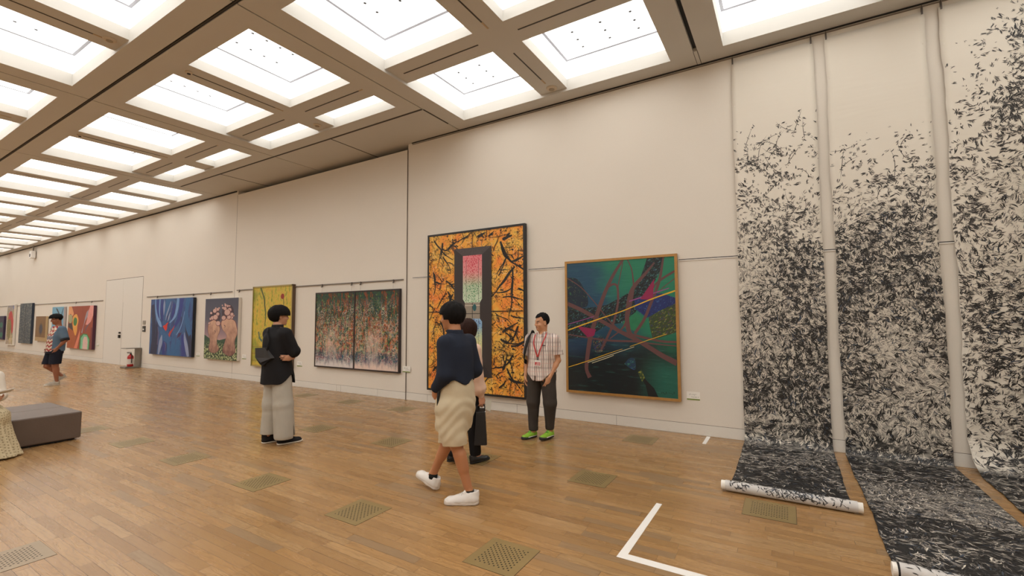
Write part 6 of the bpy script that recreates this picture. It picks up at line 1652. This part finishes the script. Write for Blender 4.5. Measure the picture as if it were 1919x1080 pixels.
BAGK = plain('bag_black_fabric', lin(24, 24, 26), 0.8); q.build('strap', BAGK, t, smooth=True)
F = Field((-0.02, -0.30, 0.84), (0.28, -0.06, 1.22), 0.008); F.cap((0.14, -0.19, 0.96), (0.13, -0.19, 1.10), 0.085, 0.08, 0.02, ((0, 1, 0), 1.5)); F.build('pouch', BAGK, t)
q = MB(); q.box((0.185, -0.05, 0.985), (0.192, 0.03, 1.08)); q.build('tag', plain('tag_olive', lin(150, 150, 60), 0.6), t)

# ---- far walker in a blue-grey shirt with a red and white front
root = person('person far down the hall in blue-grey patterned shirt and dark shorts, hand in pocket', (-15.40, 3.80), (0, -1))
SK5 = skin('skin_brown', (150, 98, 72))
J = dict(pel=(0.0, 0.02, 0.92), chest=(0.0, 0.01, 1.24), neck=(0.0, -0.02, 1.44), head=(0.0, 0.028, 1.60), yaw=-0.15, pitch=0.18,
         shL=(-0.19, -0.03, 1.36), shR=(0.19, -0.01, 1.36), elL=(-0.255, -0.085, 1.09), elR=(0.25, -0.03, 1.08), wrL=(-0.205, 0.045, 0.90), wrR=(0.20, 0.10, 0.90),
         hipL=(-0.095, 0.02, 0.88), hipR=(0.095, 0.02, 0.88), knL=(-0.095, 0.03, 0.48), knR=(0.095, 0.13, 0.47), anL=(-0.085, -0.015, 0.09), anR=(0.09, -0.15, 0.20), ballL=(-0.085, 0.09, 0.04), ballR=(0.09, -0.08, 0.11))
o, R = body(root, J, SK5, 1.02, girth=1.12, hands=[((-0.205, 0.045, 0.90), (0.1, 0.35, -0.9), (0.9, 0, 0), (0, 1, 0)), ((0.20, 0.10, 0.90), (-0.1, 0.35, -0.9), (-0.9, 0, 0), (0, 1, 0))])
hairdo(root, J['head'], R, HAIR_BLACK, (0.108, 0.126, 0.098), (0, 0.004, 0.052),
       [lambda x, y, z: np.minimum(y - f32(0.03), f32(0.042) - z + 0*x), lambda x, y, z: f32(0.0) - z + y*f32(0.3), lambda x, y, z: np.minimum(f32(0.02) - z, y + f32(0.03))], 1.02)
def front_mat():
    t = NT('shirt_blue_zigzag', 0.85, spec=0.2)
    x, y, z = t.sep(t.obj())
    zig = (((x * 9.0).fract() - 0.5).abs() * 2.0) * 0.05 + z
    st = (zig * 11.0).fract()
    pat = t.mix(st.gt(0.62), t.mix(st.gt(0.34), lin(186, 168, 140), lin(222, 208, 196)), lin(150, 40, 48))
    pat = t.mix((1.0 - (z - 1.16).abs().step(0.03, 0.05)) * 0.8, pat, lin(110, 124, 140))
    blue = t.mix(t.noise(t.obj(), 8.0, 2.0), lin(84, 104, 124), lin(100, 120, 138))
    t.color(t.mix(y.gt(0.0) * (1.0 - x.abs().gt(0.165)), blue, pat))
    return t.mat
F = Field((-0.40, -0.24, 0.80), (0.38, 0.30, 1.50), 0.007)
F.loft([(0.83, 0, 0.02, 0.21, 0.165), (1.0, 0, 0.015, 0.205, 0.165), (1.2, 0, 0.01, 0.21, 0.150), (1.31, 0, 0.0, 0.20, 0.125), (1.38, 0, -0.015, 0.13, 0.09), (1.43, 0, -0.02, 0.075, 0.07)], 0.0)
yoke(F, J, 0.064)
for s in 'LR':
    sh, e = A(J['sh'+s]), A(J['el'+s]); F.chain([sh, sh*0.3 + e*0.7], [0.085, 0.082], 0.04)
F.disp(wrinkle(15, 0.004, 16)); F.build('shirt', front_mat(), root)
for s in 'LR':
    sh, e = A(J['sh'+s]), A(J['el'+s]); q = MB(); q.cyl(tuple(sh*0.18 + e*0.82), tuple(sh*-0.02 + e*1.02), 0.087, 16, r2=0.084); q.build('sleeve_cuff', plain('cuff_black', lin(24, 24, 30), 0.8), root, smooth=True)
F = Field((-0.26, -0.20, 0.46), (0.26, 0.34, 0.98), 0.007)
F.loft([(0.78, 0, 0.03, 0.195, 0.155), (0.95, 0, 0.02, 0.18, 0.14)], 0.0)
F.chain([(-0.095, 0.02, 0.84), (-0.098, 0.04, 0.48)], [0.120, 0.112], 0.03); F.chain([(0.095, 0.04, 0.84), (0.098, 0.13, 0.48)], [0.118, 0.106], 0.03)
F.all(lambda X, Y, Z: f32(0.52) - Z + 0*X + 0*Y); F.build('shorts', cloth('shorts_navy_black', (28, 30, 42)), root)
SNK = [plain('shoe_beige_canvas', lin(170, 160, 144), 0.7, var=0.2, scale=30), plain('sole_cream', lin(210, 200, 186), 0.6), plain('lace_dark', lin(60, 56, 56), 0.7)]
shoe(root, (-0.088, -0.075, 0), (-0.075, 0.205, 0), SNK, L=0.285); shoe(root, (0.09, -0.245, 0.17), (0.10, 0.03, 0.0), SNK, L=0.28, pitch=-0.55)

# ---- seated woman at the left edge, mostly outside the frame
root = person('seated woman in white blouse and pale lace skirt reading, cut by the left edge', (-8.32, 1.365), (1, 0))
SK6 = skin('skin_fair', (212, 166, 138))
J = dict(pel=(0.0, 0.0, 0.50), chest=(0.0, 0.02, 0.80), neck=(0.0, 0.06, 0.99), head=(0.0, 0.12, 1.12), yaw=0.0, pitch=0.45,
         shL=(-0.16, 0.04, 0.91), shR=(0.16, 0.04, 0.91), elL=(-0.185, 0.10, 0.69), elR=(0.19, 0.12, 0.68), wrL=(-0.13, 0.33, 0.665), wrR=(0.10, 0.34, 0.66),
         hipL=(-0.09, 0.04, 0.47), hipR=(0.09, 0.04, 0.47), knL=(-0.10, 0.45, 0.48), knR=(0.10, 0.45, 0.48), anL=(-0.09, 0.42, 0.09), anR=(0.09, 0.42, 0.09), ballL=(-0.09, 0.53, 0.04), ballR=(0.09, 0.53, 0.04))
o, R = body(root, J, SK6, 0.95, girth=0.9, hands=[((-0.13, 0.33, 0.665), (0.25, 0.95, 0.1), (0.3, 0, 0.9), (-0.5, 0.1, 0.6), (0.25, 0.4, 0.4)), ((0.10, 0.34, 0.66), (-0.25, 0.95, 0.1), (-0.3, 0, 0.9), (0.5, 0.1, 0.6), (0.25, 0.4, 0.4))])
hairdo(root, J['head'], R, HAIR_BROWN, (0.098, 0.116, 0.115), (0, -0.015, 0.025), [lambda x, y, z: np.minimum(y - f32(0.045), f32(0.055) - z + 0*x), lambda x, y, z: f32(-0.10) - z + 0*x], 0.95)
F = Field((-0.36, -0.20, 0.48), (0.34, 0.36, 1.04), 0.006)
F.loft([(0.53, 0, 0.0, 0.165, 0.125), (0.68, 0, 0.01, 0.155, 0.12), (0.82, 0, 0.025, 0.17, 0.125), (0.90, 0, 0.04, 0.165, 0.10), (0.95, 0, 0.05, 0.10, 0.075), (0.985, 0, 0.06, 0.062, 0.060)], 0.0)
yoke(F, J, 0.055)
for s in 'LR': F.chain([A(J['sh'+s]), A(J['el'+s])], [0.064, 0.066], 0.04); F.chain([A(J['el'+s]), A(J['el'+s])*0.55 + A(J['wr'+s])*0.45], [0.064, 0.054], 0.03)
F.disp(wrinkle(4, 0.0035, 22)); F.build('blouse', cloth('blouse_white', (226, 216, 202)), root)
q = MB()
for i in range(24):
    a, b_ = 2*PI*i/24, 2*PI*(i+1)/24; pr_ = lambda t_, z, e_: (e_*0.172*math.cos(t_), 0.0 + e_*0.137*math.sin(t_), z)
    q.add([pr_(a, 0.535, 1), pr_(b_, 0.535, 1), pr_(b_, 0.59, 0.97), pr_(a, 0.59, 0.97)], [(0, 1, 2, 3)])
q.build('belt', plain('belt_black_sash', lin(30, 26, 34), 0.7), root, smooth=True)
def lace_mat():
    t = NT('skirt_lace', 0.85, spec=0.2)
    x, y, z = t.sep(t.obj())
    d = E(t, t.voro(t.vec(x + y * 0.7, z + y * 0.3), 34.0, rnd=0.35).outputs['Distance'])
    col = t.mix(t.noise(t.obj(), 5.0, 2.0), lin(196, 182, 148), lin(210, 196, 164))
    t.color(t.mix((1.0 - d.step(0.16, 0.3)) * 0.75, col, lin(134, 118, 88))); t.bump(d, 0.004)
    return t.mat
F = Field((-0.42, -0.22, 0.012), (0.40, 0.76, 0.62), 0.007)
F.cap((-0.10, -0.02, 0.49), (-0.11, 0.43, 0.475), 0.125, 0.105, 0.04); F.cap((0.10, -0.02, 0.49), (0.11, 0.43, 0.475), 0.125, 0.105, 0.04); F.cap((0, 0.0, 0.48), (0, 0.42, 0.46), 0.115, 0.11, 0.05)
def pleat(x, y, Z): 
    th = np.arctan2(y, x); return f32(0.014)*np.sin(th*f32(19) + f32(3)*Z)*np.clip((f32(0.5) - Z)/f32(0.3), 0, 1)
F.loft([(0.02, 0, 0.435, 0.330, 0.225), (0.08, 0, 0.43, 0.300, 0.200), (0.25, 0, 0.42, 0.255, 0.155), (0.42, 0, 0.41, 0.215, 0.125), (0.50, 0, 0.40, 0.19, 0.11)], 0.05, 2.1, pleat)
F.disp(wrinkle(6, 0.004, 26, 6, (1, 1, 0.2)))
F.build('skirt', lace_mat(), root)
shoe(root, (-0.09, 0.36, 0), (-0.09, 0.60, 0), KSH, L=0.235, style='flat', w=0.9); shoe(root, (0.09, 0.36, 0), (0.09, 0.60, 0), KSH, L=0.235, style='flat', w=0.9)
t = thing('booklet', 'white booklet held by the seated woman at the left edge', 'booklet', (-8.32, 1.365, 0), math.atan2(-1, 0))
q = MB()
for sx in (-1, 1):
    q.add([(0, 0.36, 0.700), (sx*0.215, 0.375, 0.742), (sx*0.215, 0.56, 0.795), (0, 0.545, 0.755), (0, 0.36, 0.712), (sx*0.215, 0.375, 0.752), (sx*0.215, 0.56, 0.805), (0, 0.545, 0.767)],
          [(0, 1, 2, 3), (7, 6, 5, 4), (0, 4, 5, 1), (1, 5, 6, 2), (2, 6, 7, 3), (3, 7, 4, 0)])
q.build('pages', plain('booklet_paper', lin(226, 222, 214), 0.6), t)
